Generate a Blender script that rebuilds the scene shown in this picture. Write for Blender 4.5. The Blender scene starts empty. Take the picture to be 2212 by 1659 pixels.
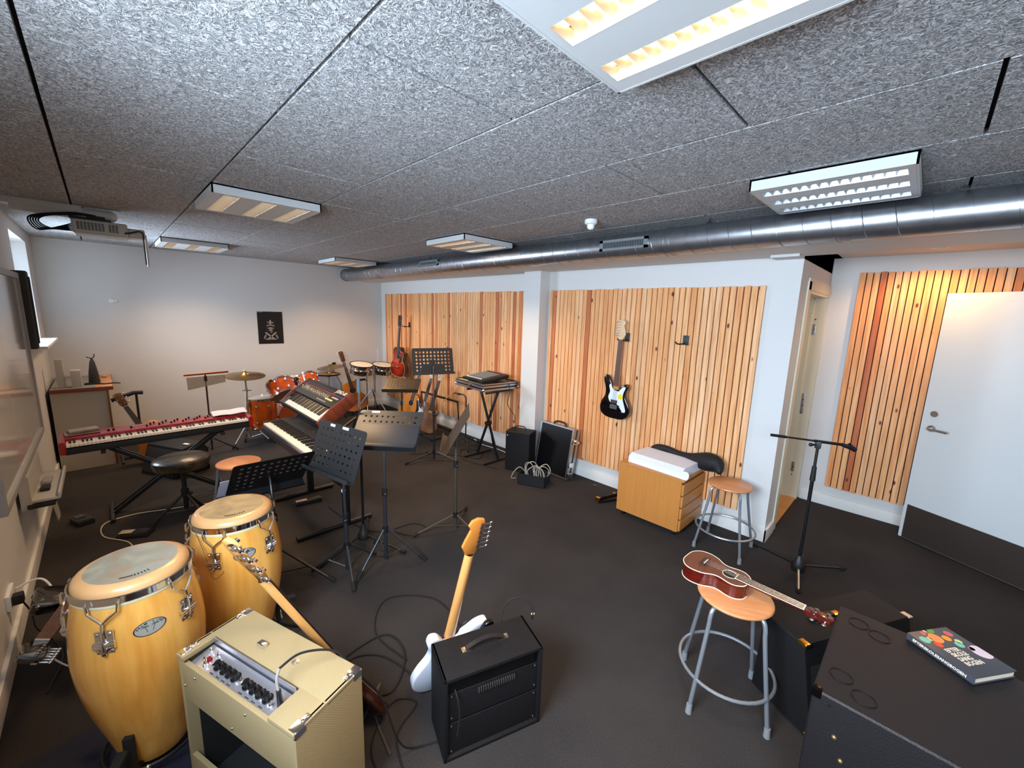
import bpy, bmesh, math, random
from mathutils import Vector, Matrix, Euler
random.seed(7)
PI = math.pi
R = math.radians
SC = bpy.context.scene
COL = SC.collection

# ------------------------------------------------------------------ camera
cam_data = bpy.data.cameras.new('camera')
cam_data.sensor_fit = 'HORIZONTAL'
cam_data.sensor_width = 36.0
cam_data.lens = 881.99183 / 2212.0 * 36.0
cam_data.clip_start = 0.02
cam_data.clip_end = 60
cam = bpy.data.objects.new('camera', cam_data)
COL.objects.link(cam)
def rodrigues(w):
    w = Vector(w); t = w.length
    return Matrix.Rotation(t, 3, w / t)
RW = rodrigues((-1.3324208, -0.52775375, -0.67578449))
cam.matrix_world = Matrix.Translation((0, 0, 1.8)) @ RW.transposed().to_4x4()
SC.camera = cam

# ------------------------------------------------------------------ world, exposure, daylight
SC.view_settings.view_transform = 'Standard'
SC.view_settings.look = 'None'
SC.view_settings.gamma = 1
SC.view_settings.exposure = 1.75
SC.view_settings.use_curve_mapping = False
SC.cycles.max_bounces = 8
SC.cycles.diffuse_bounces = 5
SC.cycles.glossy_bounces = 4
SC.cycles.transparent_max_bounces = 8
SC.cycles.sample_clamp_indirect = 6
SC.cycles.caustics_reflective = False
SC.cycles.caustics_refractive = False
SC.cycles.use_denoising = True
world = bpy.data.worlds.new('world'); SC.world = world
world.use_nodes = True
world.node_tree.nodes['Background'].inputs[0].default_value = (0.62, 0.78, 1.0, 1)
world.node_tree.nodes['Background'].inputs[1].default_value = 1.0

def area(name, loc, target, sx, sy, power, col, spread=180):
    l = bpy.data.lights.new(name, 'AREA'); l.shape = 'RECTANGLE'
    l.size = sx; l.size_y = sy; l.energy = power; l.color = col; l.spread = R(spread)
    o = bpy.data.objects.new(name, l); COL.objects.link(o)
    o.location = loc
    o.rotation_euler = (Vector(target) - Vector(loc)).to_track_quat('-Z', 'Y').to_euler()
    return o
DAY = (0.66, 0.81, 1.0)
# daylight entering through the windows of the left wall (one in view, three behind the camera)
area('daylight_window_far', (-6.08, -0.76, 1.86), (-5.6, .4, 1.6), 1.05, 1.0, 24, DAY, 125)
area('daylight_window_mid', (-.80, -0.76, 1.86), (-1.15, .3, 1.05), 1.05, 1.0, 52, DAY, 150)
area('daylight_window_near', (0.85, -0.76, 1.86), (0.6, .4, 1.3), 1.05, 1.0, 26, DAY, 150)

# ------------------------------------------------------------------ materials
def lin(h):
    h = h.lstrip('#')
    v = [int(h[i:i+2], 16) / 255 for i in (0, 2, 4)]
    return tuple([c / 12.92 if c <= .04045 else ((c + .055) / 1.055) ** 2.4 for c in v] + [1])
MATS = {}
def mat(name, col='#808080', rough=.5, metal=0., spec=.5, coat=0., bump=None, var=None, emit=None, alpha=None, rgb=None):
    """bump=(scale,strength) ; var=(scale, second colour, amount, stretch xyz)"""
    if name in MATS: return MATS[name]
    m = bpy.data.materials.new(name); m.use_nodes = True
    nt = m.node_tree; b = nt.nodes['Principled BSDF']
    c = rgb + (1,) if rgb else lin(col)
    b.inputs['Base Color'].default_value = c
    b.inputs['Roughness'].default_value = rough
    b.inputs['Metallic'].default_value = metal
    b.inputs['Specular IOR Level'].default_value = spec
    b.inputs['Coat Weight'].default_value = coat
    b.inputs['Coat Roughness'].default_value = .08
    if emit:
        b.inputs['Emission Color'].default_value = lin(emit[0]); b.inputs['Emission Strength'].default_value = emit[1]
    tc = nt.nodes.new('ShaderNodeTexCoord')
    if var:
        mp = nt.nodes.new('ShaderNodeMapping'); nt.links.new(tc.outputs['Object'], mp.inputs['Vector'])
        mp.inputs['Scale'].default_value = var[3] if len(var) > 3 else (1, 1, 1)
        n = nt.nodes.new('ShaderNodeTexNoise'); n.inputs['Scale'].default_value = var[0]; n.inputs['Detail'].default_value = 5
        nt.links.new(mp.outputs['Vector'], n.inputs['Vector'])
        r = nt.nodes.new('ShaderNodeValToRGB'); r.color_ramp.elements[0].position = .35; r.color_ramp.elements[1].position = .68
        r.color_ramp.elements[0].color = c
        c2 = lin(var[1]); r.color_ramp.elements[1].color = tuple(c[i] + (c2[i] - c[i]) * var[2] for i in range(3)) + (1,)
        nt.links.new(n.outputs['Fac'], r.inputs['Fac']); nt.links.new(r.outputs['Color'], b.inputs['Base Color'])
    if bump:
        n2 = nt.nodes.new('ShaderNodeTexNoise'); n2.inputs['Scale'].default_value = bump[0]; n2.inputs['Detail'].default_value = 3
        nt.links.new(tc.outputs['Object'], n2.inputs['Vector'])
        bp = nt.nodes.new('ShaderNodeBump'); bp.inputs['Strength'].default_value = bump[1]; bp.inputs['Distance'].default_value = .003
        nt.links.new(n2.outputs['Fac'], bp.inputs['Height']); nt.links.new(bp.outputs['Normal'], b.inputs['Normal'])
    MATS[name] = m
    return m

def node(nt, t, **kw):
    n = nt.nodes.new(t)
    for k, v in kw.items(): setattr(n, k, v)
    return n

def ceiling_material():
    m = bpy.data.materials.new('wood_wool_panel'); m.use_nodes = True; nt = m.node_tree; b = nt.nodes['Principled BSDF']; L = nt.links.new
    tc = node(nt, 'ShaderNodeTexCoord')
    # swirl the coordinates, then draw thin curly strands
    warp = node(nt, 'ShaderNodeTexNoise'); warp.inputs['Scale'].default_value = 22; warp.inputs['Detail'].default_value = 2
    L(tc.outputs['Object'], warp.inputs['Vector'])
    sub = node(nt, 'ShaderNodeVectorMath', operation='SUBTRACT'); sub.inputs[1].default_value = (.5, .5, .5); L(warp.outputs['Color'], sub.inputs[0])
    scl = node(nt, 'ShaderNodeVectorMath', operation='SCALE'); scl.inputs['Scale'].default_value = .085; L(sub.outputs[0], scl.inputs[0])
    add = node(nt, 'ShaderNodeVectorMath', operation='ADD'); L(tc.outputs['Object'], add.inputs[0]); L(scl.outputs[0], add.inputs[1])
    outs = []
    for k, (st, sc) in enumerate((((1, .13, 1), 210), ((.14, 1, 1), 200), ((.55, .3, 1), 170))):
        mp = node(nt, 'ShaderNodeMapping'); mp.inputs['Scale'].default_value = st; mp.inputs['Rotation'].default_value = (0, 0, k * .5)
        L(add.outputs[0], mp.inputs['Vector'])
        n = node(nt, 'ShaderNodeTexNoise'); n.inputs['Scale'].default_value = sc; n.inputs['Detail'].default_value = 1.5
        L(mp.outputs[0], n.inputs['Vector']); outs.append(n.outputs['Fac'])
    mx = node(nt, 'ShaderNodeMath', operation='MAXIMUM'); L(outs[0], mx.inputs[0]); L(outs[1], mx.inputs[1])
    mx2 = node(nt, 'ShaderNodeMath', operation='MAXIMUM'); L(mx.outputs[0], mx2.inputs[0]); L(outs[2], mx2.inputs[1])
    r = node(nt, 'ShaderNodeValToRGB'); L(mx2.outputs[0], r.inputs['Fac'])
    r.color_ramp.elements[0].position = .50; r.color_ramp.elements[0].color = (.20, .20, .20, 1)
    r.color_ramp.elements[1].position = .74; r.color_ramp.elements[1].color = (.80, .80, .80, 1)
    L(r.outputs['Color'], b.inputs['Base Color'])
    bp = node(nt, 'ShaderNodeBump'); bp.inputs['Strength'].default_value = .9; bp.inputs['Distance'].default_value = .006
    L(mx2.outputs[0], bp.inputs['Height']); L(bp.outputs['Normal'], b.inputs['Normal'])
    b.inputs['Roughness'].default_value = .95; b.inputs['Specular IOR Level'].default_value = .1
    return m

def slat_material(name, base, dark, light):
    """pine slats: every slat its own tone (face attribute rnd), grain along Z, brown knots"""
    m = bpy.data.materials.new(name); m.use_nodes = True; nt = m.node_tree; b = nt.nodes['Principled BSDF']; L = nt.links.new
    tc = node(nt, 'ShaderNodeTexCoord'); at = node(nt, 'ShaderNodeAttribute', attribute_name='rnd')
    off = node(nt, 'ShaderNodeVectorMath', operation='SCALE'); off.inputs['Scale'].default_value = 1
    cb = node(nt, 'ShaderNodeCombineXYZ')
    mul = node(nt, 'ShaderNodeMath', operation='MULTIPLY'); mul.inputs[1].default_value = 37; L(at.outputs['Fac'], mul.inputs[0]); L(mul.outputs[0], cb.inputs['Z']); L(mul.outputs[0], cb.inputs['Y'])
    add = node(nt, 'ShaderNodeVectorMath', operation='ADD'); L(tc.outputs['Object'], add.inputs[0]); L(cb.outputs[0], add.inputs[1])
    mp = node(nt, 'ShaderNodeMapping'); mp.inputs['Scale'].default_value = (60, 60, 3.0); L(add.outputs[0], mp.inputs['Vector'])
    g = node(nt, 'ShaderNodeTexNoise'); g.inputs['Scale'].default_value = 1; g.inputs['Detail'].default_value = 4; L(mp.outputs[0], g.inputs['Vector'])
    r = node(nt, 'ShaderNodeValToRGB'); L(g.outputs['Fac'], r.inputs['Fac'])
    r.color_ramp.elements[0].position = .3; r.color_ramp.elements[0].color = lin(light)
    r.color_ramp.elements[1].position = .75; r.color_ramp.elements[1].color = lin(base)
    # tone of the slat
    tr = node(nt, 'ShaderNodeValToRGB'); L(at.outputs['Fac'], tr.inputs['Fac'])
    e = tr.color_ramp.elements; e[0].position = 0; e[0].color = lin('#c9917a'); e[1].position = 1; e[1].color = (1, 1, 1, 1)
    for p, c in ((.12, '#e2b596'), (.25, '#f6dcc0'), (.6, '#fff2e0')):
        q = e.new(p); q.color = lin(c)
    mt = node(nt, 'ShaderNodeMix', data_type='RGBA', blend_type='MULTIPLY'); mt.inputs['Factor'].default_value = 1
    L(r.outputs['Color'], mt.inputs['A']); L(tr.outputs['Color'], mt.inputs['B'])
    # knots
    mk = node(nt, 'ShaderNodeMapping'); mk.inputs['Scale'].default_value = (9, 0.01, 4.2); L(add.outputs[0], mk.inputs['Vector'])
    v = node(nt, 'ShaderNodeTexVoronoi'); v.inputs['Scale'].default_value = 1; v.inputs['Randomness'].default_value = 1; L(mk.outputs[0], v.inputs['Vector'])
    kr = node(nt, 'ShaderNodeValToRGB'); L(v.outputs['Distance'], kr.inputs['Fac'])
    kr.color_ramp.elements[0].position = .06; kr.color_ramp.elements[0].color = (1, 1, 1, 1)
    kr.color_ramp.elements[1].position = .115; kr.color_ramp.elements[1].color = (0, 0, 0, 1)
    mm = node(nt, 'ShaderNodeMix', data_type='RGBA'); L(kr.outputs['Color'], mm.inputs['Factor']); L(mt.outputs['Result'], mm.inputs['A']); mm.inputs['B'].default_value = lin(dark)
    L(mm.outputs['Result'], b.inputs['Base Color'])
    b.inputs['Roughness'].default_value = .55; b.inputs['Specular IOR Level'].default_value = .3
    return m

def sunburst_material():
    m = bpy.data.materials.new('sunburst_lacquer'); m.use_nodes = True; nt = m.node_tree; b = nt.nodes['Principled BSDF']; L = nt.links.new
    tc = node(nt, 'ShaderNodeTexCoord')
    mp = node(nt, 'ShaderNodeMapping'); mp.inputs['Scale'].default_value = (4.6, 3.6, 0.01); mp.inputs['Location'].default_value = (0, -.80, 0)
    L(tc.outputs['Object'], mp.inputs['Vector'])
    ln = node(nt, 'ShaderNodeVectorMath', operation='LENGTH'); L(mp.outputs[0], ln.inputs[0])
    r = node(nt, 'ShaderNodeValToRGB'); L(ln.outputs['Value'], r.inputs['Fac']); e = r.color_ramp.elements
    e[0].position = .25; e[0].color = lin('#b8300c'); e[1].position = 1.0; e[1].color = lin('#0c0403')
    q = e.new(.65); q.color = lin('#8c1c08')
    L(r.outputs['Color'], b.inputs['Base Color']); b.inputs['Roughness'].default_value = .15; b.inputs['Coat Weight'].default_value = .6
    return m

def glass_material():
    m = bpy.data.materials.new('window_glass'); m.use_nodes = True; nt = m.node_tree; L = nt.links.new
    nt.nodes.remove(nt.nodes['Principled BSDF']); out = nt.nodes['Material Output']
    t = node(nt, 'ShaderNodeBsdfTransparent'); g = node(nt, 'ShaderNodeBsdfGlossy'); g.inputs['Roughness'].default_value = .02
    mx = node(nt, 'ShaderNodeMixShader'); mx.inputs[0].default_value = .06
    L(t.outputs[0], mx.inputs[1]); L(g.outputs[0], mx.inputs[2]); L(mx.outputs[0], out.inputs['Surface'])
    return m

def drumskin_material(name, c1, c2, c3):
    m = bpy.data.materials.new(name); m.use_nodes = True; nt = m.node_tree; b = nt.nodes['Principled BSDF']; L = nt.links.new
    tc = node(nt, 'ShaderNodeTexCoord')
    n = node(nt, 'ShaderNodeTexNoise'); n.inputs['Scale'].default_value = 9; n.inputs['Detail'].default_value = 6; n.inputs['Distortion'].default_value = .6
    L(tc.outputs['Object'], n.inputs['Vector'])
    r = node(nt, 'ShaderNodeValToRGB'); L(n.outputs['Fac'], r.inputs['Fac']); e = r.color_ramp.elements
    e[0].position = .32; e[0].color = lin(c3); e[1].position = .7; e[1].color = lin(c1); q = e.new(.5); q.color = lin(c2)
    L(r.outputs['Color'], b.inputs['Base Color']); b.inputs['Roughness'].default_value = .5
    return m

def tweed_material(name, c1, c2):
    m = bpy.data.materials.new(name); m.use_nodes = True; nt = m.node_tree; b = nt.nodes['Principled BSDF']; L = nt.links.new
    tc = node(nt, 'ShaderNodeTexCoord')
    w = node(nt, 'ShaderNodeTexWave', wave_type='BANDS', bands_direction='DIAGONAL'); w.inputs['Scale'].default_value = 95; w.inputs['Distortion'].default_value = .4
    L(tc.outputs['Object'], w.inputs['Vector'])
    mx = node(nt, 'ShaderNodeMix', data_type='RGBA'); mx.inputs['A'].default_value = lin(c1); mx.inputs['B'].default_value = lin(c2); L(w.outputs['Fac'], mx.inputs['Factor'])
    n = node(nt, 'ShaderNodeTexNoise'); n.inputs['Scale'].default_value = 5; n.inputs['Detail'].default_value = 4; L(tc.outputs['Object'], n.inputs['Vector'])
    m2 = node(nt, 'ShaderNodeMix', data_type='RGBA', blend_type='MULTIPLY'); m2.inputs['Factor'].default_value = .35
    L(mx.outputs['Result'], m2.inputs['A']); L(n.outputs['Color'], m2.inputs['B'])
    L(mx.outputs['Result'], b.inputs['Base Color']); b.inputs['Roughness'].default_value = .7
    bp = node(nt, 'ShaderNodeBump'); bp.inputs['Strength'].default_value = .3; bp.inputs['Distance'].default_value = .001
    L(w.outputs['Fac'], bp.inputs['Height']); L(bp.outputs['Normal'], b.inputs['Normal'])
    return m

def duct_material():
    m = bpy.data.materials.new('galvanised_spiral_duct'); m.use_nodes = True; nt = m.node_tree; b = nt.nodes['Principled BSDF']; L = nt.links.new
    tc = node(nt, 'ShaderNodeTexCoord'); n = node(nt, 'ShaderNodeTexNoise'); n.inputs['Scale'].default_value = 18; n.inputs['Detail'].default_value = 4
    L(tc.outputs['Object'], n.inputs['Vector'])
    r = node(nt, 'ShaderNodeValToRGB'); L(n.outputs['Fac'], r.inputs['Fac']); r.color_ramp.elements[0].color = (.30, .31, .33, 1); r.color_ramp.elements[1].color = (.52, .54, .57, 1)
    L(r.outputs['Color'], b.inputs['Base Color']); b.inputs['Metallic'].default_value = .95; b.inputs['Roughness'].default_value = .33
    return m

def carpet_material():
    m = bpy.data.materials.new('dark_carpet'); m.use_nodes = True; nt = m.node_tree; b = nt.nodes['Principled BSDF']; L = nt.links.new
    tc = node(nt, 'ShaderNodeTexCoord')
    n = node(nt, 'ShaderNodeTexNoise'); n.inputs['Scale'].default_value = 260; n.inputs['Detail'].default_value = 3; L(tc.outputs['Object'], n.inputs['Vector'])
    n2 = node(nt, 'ShaderNodeTexNoise'); n2.inputs['Scale'].default_value = 2.2; n2.inputs['Detail'].default_value = 5; L(tc.outputs['Object'], n2.inputs['Vector'])
    ad = node(nt, 'ShaderNodeMath', operation='MULTIPLY_ADD'); ad.inputs[1].default_value = .35; L(n2.outputs['Fac'], ad.inputs[0]); L(n.outputs['Fac'], ad.inputs[2])
    r = node(nt, 'ShaderNodeValToRGB'); L(ad.outputs[0], r.inputs['Fac'])
    r.color_ramp.elements[0].position = .45; r.color_ramp.elements[0].color = (.018, .016, .016, 1)
    r.color_ramp.elements[1].position = .95; r.color_ramp.elements[1].color = (.060, .053, .050, 1)
    L(r.outputs['Color'], b.inputs['Base Color']); b.inputs['Roughness'].default_value = .95; b.inputs['Specular IOR Level'].default_value = .15
    bp = node(nt, 'ShaderNodeBump'); bp.inputs['Strength'].default_value = .6; bp.inputs['Distance'].default_value = .004
    L(n.outputs['Fac'], bp.inputs['Height']); L(bp.outputs['Normal'], b.inputs['Normal'])
    return m

WALL = mat('white_wall_paint', '#d2d0cc', .6, spec=.25, bump=(60, .08))
TRIM = mat('white_trim_paint', '#e2e0da', .35)
CREAM = mat('cream_paint', '#d9d2b8', .4)
CHROME = mat('chrome', '#e8e8ea', .1, 1)
SATIN = mat('satin_steel', '#b9bcc0', .32, 1)
STEELGREY = mat('grey_painted_steel', '#9aa0a6', .35, .6)
BLACK = mat('black_painted_steel', '#101113', .38, spec=.5)
BLACKP = mat('black_plastic', '#131314', .5)
RUBBER = mat('black_rubber', '#0b0b0b', .8)
VINYL = mat('black_vinyl', '#121113', .6, spec=.3, bump=(220, .5))
WHITE = mat('white_plastic', '#e6e6e4', .35)
PAPER = mat('white_paper', '#e9e7e6', .8)
GOLD = mat('brass', '#e0b050', .2, 1)
CEIL = ceiling_material()
CARPET = carpet_material()
SLAT = slat_material('knotty_pine_slats', '#d69660', '#6b3020', '#f4c698')
DARKFELT = mat('dark_slat_backing', '#1c1210', .9)
GLASS = glass_material()
DUCT = duct_material()
BEECH = mat('beech_veneer', '#c98a5c', .35, var=(3, '#b87848', .8, (1, 14, 1)))
OAK = mat('cabinet_beech', '#c2813f', .4, var=(4, '#b67636', .6, (12, 1, .6)))
SPRUCE = mat('spruce_top', '#d9953f', .25, coat=.4)
MAHOG = mat('mahogany_top', '#6b3d2a', .4, var=(4, '#5a3020', .9, (1, 14, 1)))
MAHOGSIDE = mat('mahogany_gloss_side', '#5a120a', .15, coat=.7, var=(4, '#380a06', .9, (3, 3, 20)))
ROSEW = mat('rosewood', '#4a2c20', .45, var=(6, '#2c1812', .8, (1, 12, 1)))
MAPLE = mat('maple_neck', '#d49a58', .3, coat=.4, var=(3, '#c08445', .7, (8, 1, 8)))
CONGAWOOD = mat('conga_lacquered_wood', '#f0b860', .22, coat=.5, var=(2.2, '#cc8830', .85, (7, 7, .5)))
IVORY = mat('key_white', '#ece4d4', .3)
EBONY = mat('key_black', '#0c0c0d', .3)
REDP = mat('red_enamel', '#9c1220', .35, coat=.3)
ORANGE = mat('orange_drum_lacquer', '#d0580c', .15, coat=.8, var=(5, '#a83a06', .9, (3, 3, 1)))
CYMBAL = mat('bronze_cymbal', '#a08458', .32, 1, var=(6, '#70583a', .7))
STEELDRUM = mat('polished_steel_shell', '#b8b4b0', .12, 1)
DRUMHEAD = mat('drum_head_film', '#d8d4c8', .4)
NAVY = mat('navy_fabric', '#10142a', .9, bump=(150, .4))
COPPER = mat('dark_tan_skin', '#8c6a42', .5)

# ------------------------------------------------------------------ mesh builder
class MB:
    def __init__(self):
        self.bm = bmesh.new(); self.mi = 0; self.sm = True; self.rnd = None
    def add(self, vs, fs, M=None):
        b = self.bm
        V = [b.verts.new((M @ Vector(v)) if M is not None else v) for v in vs]
        for f in fs:
            try:
                fc = b.faces.new([V[i] for i in f]); fc.material_index = self.mi; fc.smooth = self.sm
                if self.rnd is not None: fc[self.rl] = self.rnd
            except ValueError: pass
        return self
    def use_rnd(self):
        self.rl = self.bm.faces.layers.float.new('rnd'); self.rnd = .5
    def box(self, c, s, M=None, b=0., seg=2):
        x, y, z = s[0] / 2, s[1] / 2, s[2] / 2
        T = Matrix.Translation(c)
        if M is not None: T = M @ T
        if b <= 0:
            vs = [(i * x, j * y, k * z) for i in (-1, 1) for j in (-1, 1) for k in (-1, 1)]
            fs = [(0, 1, 3, 2), (4, 6, 7, 5), (0, 4, 5, 1), (2, 3, 7, 6), (0, 2, 6, 4), (1, 5, 7, 3)]
            return self.add(vs, fs, T)
        t = bmesh.new(); bmesh.ops.create_cube(t, size=1)
        for v in t.verts: v.co = Vector((v.co.x * s[0], v.co.y * s[1], v.co.z * s[2]))
        bmesh.ops.bevel(t, geom=t.edges[:], offset=min(b, x * .95, y * .95, z * .95), segments=seg, profile=.7, affect='EDGES')
        t.verts.index_update()
        vs = [v.co.copy() for v in t.verts]; fs = [[v.index for v in f.verts] for f in t.faces]; t.free()
        return self.add(vs, fs, T)
    def cyl(self, p0, p1, r0, r1=None, n=16, M=None, cap=True):
        p0 = Vector(p0); p1 = Vector(p1); r1 = r0 if r1 is None else r1
        d = (p1 - p0); q = d.to_track_quat('Z', 'Y').to_matrix()
        vs = []; fs = []
        for p, r in ((p0, r0), (p1, r1)):
            for i in range(n):
                a = 2 * PI * i / n; vs.append(p + q @ Vector((r * math.cos(a), r * math.sin(a), 0)))
        for i in range(n): fs.append((i, (i + 1) % n, n + (i + 1) % n, n + i))
        if cap: fs += [tuple(range(n - 1, -1, -1)), tuple(range(n, 2 * n))]
        return self.add(vs, fs, M)
    def tube(self, pts, r, n=8, M=None, closed=False, cap=True):
        pts = [Vector(p) for p in pts]; m = len(pts); rs = r if isinstance(r, (list, tuple)) else [r] * m
        tang = []
        for i in range(m):
            a = pts[(i - 1) % m] if (closed or i > 0) else pts[i]; b = pts[(i + 1) % m] if (closed or i < m - 1) else pts[i]
            tang.append((b - a).normalized())
        up = Vector((0, 0, 1)) if abs(tang[0].z) < .9 else Vector((1, 0, 0))
        nv = (up - tang[0] * up.dot(tang[0])).normalized(); vs = []; fs = []
        for i in range(m):
            nv = (nv - tang[i] * nv.dot(tang[i]))
            nv = nv.normalized() if nv.length > 1e-6 else tang[i].orthogonal().normalized()
            bn = tang[i].cross(nv)
            for k in range(n):
                a = 2 * PI * k / n; vs.append(pts[i] + (nv * math.cos(a) + bn * math.sin(a)) * rs[i])
        for i in range(m if closed else m - 1):
            j = (i + 1) % m
            for k in range(n): fs.append((i * n + k, i * n + (k + 1) % n, j * n + (k + 1) % n, j * n + k))
        if cap and not closed: fs += [tuple(range(n - 1, -1, -1)), tuple(range((m - 1) * n, m * n))]
        return self.add(vs, fs, M)
    def lathe(self, prof, n=32, M=None, cap0=False, cap1=False):
        vs = []; fs = []
        for r, z in prof:
            for i in range(n):
                a = 2 * PI * i / n; vs.append((r * math.cos(a), r * math.sin(a), z))
        for j in range(len(prof) - 1):
            for i in range(n): fs.append((j * n + i, j * n + (i + 1) % n, (j + 1) * n + (i + 1) % n, (j + 1) * n + i))
        if cap0: fs.append(tuple(range(n - 1, -1, -1)))
        if cap1: fs.append(tuple(range((len(prof) - 1) * n, len(prof) * n)))
        return self.add(vs, fs, M)
    def prism(self, poly, z0, z1, M=None, b=0.):
        n = len(poly)
        def inset(d):
            if d == 0: return poly
            o = []; A = sum(poly[i][0] * poly[(i + 1) % n][1] - poly[(i + 1) % n][0] * poly[i][1] for i in range(n)); s = 1 if A > 0 else -1
            for i in range(n):
                p = Vector(poly[i - 1]); q = Vector(poly[(i + 1) % n]); t = (q - p)
                if t.length < 1e-9: o.append(poly[i]); continue
                t.normalize(); o.append((poly[i][0] - s * t.y * d, poly[i][1] + s * t.x * d))
            return o
        rings = [(inset(0), z0), (inset(0), z1)] if b <= 0 else [(inset(b), z0), (inset(b * .3), z0 + b * .3), (inset(0), z0 + b), (inset(0), z1 - b), (inset(b * .3), z1 - b * .3), (inset(b), z1)]
        vs = [(x, y, z) for rg, z in rings for x, y in rg]; fs = []
        for j in range(len(rings) - 1):
            for i in range(n): fs.append((j * n + i, j * n + (i + 1) % n, (j + 1) * n + (i + 1) % n, (j + 1) * n + i))
        fs += [tuple(range(n - 1, -1, -1)), tuple(range((len(rings) - 1) * n, len(rings) * n))]
        return self.add(vs, fs, M)
    def sph(self, c, r, M=None, s=(1, 1, 1), n=12, m=8):
        prof = [(max(1e-4, math.sin(PI * j / m)) * r, -math.cos(PI * j / m) * r) for j in range(m + 1)]
        T = Matrix.Translation(c) @ Matrix.Diagonal((s[0], s[1], s[2], 1))
        return self.lathe(prof, n, (M @ T) if M is not None else T)
    def text(self, s, size, M, ext=.0005, fn=None, align='CENTER', bold=0.):
        cu = bpy.data.curves.new('t', 'FONT'); cu.body = s; cu.size = size; cu.extrude = ext; cu.align_x = align; cu.align_y = 'CENTER'
        cu.resolution_u = 2; cu.offset = bold
        o = bpy.data.objects.new('t', cu); COL.objects.link(o)
        dg = bpy.context.evaluated_depsgraph_get(); me = bpy.data.meshes.new_from_object(o.evaluated_get(dg))
        vs = [fn(v.co) if fn else v.co.copy() for v in me.vertices]; fs = [list(p.vertices) for p in me.polygons]
        s0 = self.sm; self.sm = False; self.add(vs, fs, M); self.sm = s0
        bpy.data.objects.remove(o); bpy.data.curves.remove(cu); bpy.data.meshes.remove(me)
        return self
    def build(self, name, mats, parent=None, ang=35, loc=None, M=None):
        me = bpy.data.meshes.new(name)
        bmesh.ops.recalc_face_normals(self.bm, faces=self.bm.faces[:])
        self.bm.to_mesh(me); self.bm.free()
        me.set_sharp_from_angle(angle=R(ang))
        for m in (mats if isinstance(mats, (list, tuple)) else [mats]): me.materials.append(m)
        o = bpy.data.objects.new(name, me); COL.objects.link(o)
        if parent is not None: o.parent = parent
        if M is not None: o.matrix_local = M
        if loc is not None: o.location = loc
        return o

def tag(o, label, cat, group=None, kind=None):
    o['label'] = label; o['category'] = cat
    if group: o['group'] = group
    if kind: o['kind'] = kind
    return o
def thing(name, label, cat, loc=(0, 0, 0), rz=0., group=None, M=None):
    o = bpy.data.objects.new(name, None); COL.objects.link(o); o.empty_display_size = .05
    if M is not None: o.matrix_world = M
    else: o.location = loc; o.rotation_euler = (0, 0, rz)
    return tag(o, label, cat, group)
def struct(o):
    o['kind'] = 'structure'; return o
def dup(root, loc, rz, label, group=None):
    def cp(o, par):
        c = o.copy(); COL.objects.link(c); c.parent = par
        for ch in kids.get(o.name, []): cp(ch, c)
        return c
    kids = {}
    for ob in bpy.data.objects:
        if ob.parent: kids.setdefault(ob.parent.name, []).append(ob)
    r = cp(root, None); r.location = loc; r.rotation_euler = (0, 0, rz); r['label'] = label
    if group: r['group'] = group
    return r
def rotm(yaw, tilt, roll=0):
    return Matrix.Rotation(R(yaw), 4, 'Z') @ Matrix.Rotation(R(tilt), 4, 'X') @ Matrix.Rotation(R(roll), 4, 'Y')
def smooth_closed(pts, k=4):
    n = len(pts); o = []
    for i in range(n):
        p0, p1, p2, p3 = [Vector(pts[(i + j - 1) % n]) for j in range(4)]
        for s in range(k):
            t = s / k
            o.append(tuple(.5 * ((2 * p1) + (-p0 + p2) * t + (2 * p0 - 5 * p1 + 4 * p2 - p3) * t * t + (-p0 + 3 * p1 - 3 * p2 + p3) * t ** 3)))
    return o
def curve_pts(pts, k=6):
    n = len(pts); o = []; P = [Vector(p) for p in pts]
    for i in range(n - 1):
        p0 = P[max(i - 1, 0)]; p1 = P[i]; p2 = P[i + 1]; p3 = P[min(i + 2, n - 1)]
        for s in range(k):
            t = s / k
            o.append(.5 * ((2 * p1) + (-p0 + p2) * t + (2 * p0 - 5 * p1 + 4 * p2 - p3) * t * t + (-p0 + 3 * p1 - 3 * p2 + p3) * t ** 3))
    o.append(P[-1]); return o
def cable(name, pts, r, m, label, cat='cable', k=8, group=None):
    b = MB(); b.tube(curve_pts(pts, k), r, 6); return tag(b.build(name, m), label, cat, group)
# ================================================================== the room
ZC = 2.484
XL, XR, YL, YW, YA = -7.2, 3.0, -0.49, 3.71, 4.98
# floor
b = MB(); b.sm = False
b.box(((XL + XR) / 2 - .05, 2.2, -.05), (XR - XL + .3, 5.9, .1)); struct(b.build('floor', CARPET))
# ceiling of wood-wool panels in staggered rows with open joints
b = MB(); b.sm = False
ys = [-.681 + .6 * i for i in range(7)]
for r_, y0 in enumerate(ys):
    y1 = min(y0 + .6, 3.18)
    if y1 - y0 < .05: continue
    xo = -1.155 if r_ % 2 == 0 else -1.755   # row from .519 is index 2
    xs = [xo + 1.2 * k for k in range(-6, 6)]
    for x in xs:
        x0 = max(x, XL - .02); x1 = min(x + 1.2, XR)
        if x1 - x0 < .05: continue
        b.box(((x0 + x1) / 2, (y0 + y1) / 2, ZC + .0125), (x1 - x0 - .012, y1 - y0 - .012, .025))
struct(b.build('ceiling', CEIL))
b = MB(); b.sm = False; b.box((-2.1, 1.3, ZC + .07), (10.6, 4.4, .08)); struct(b.build('ceiling_deck', DARKFELT))
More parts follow.
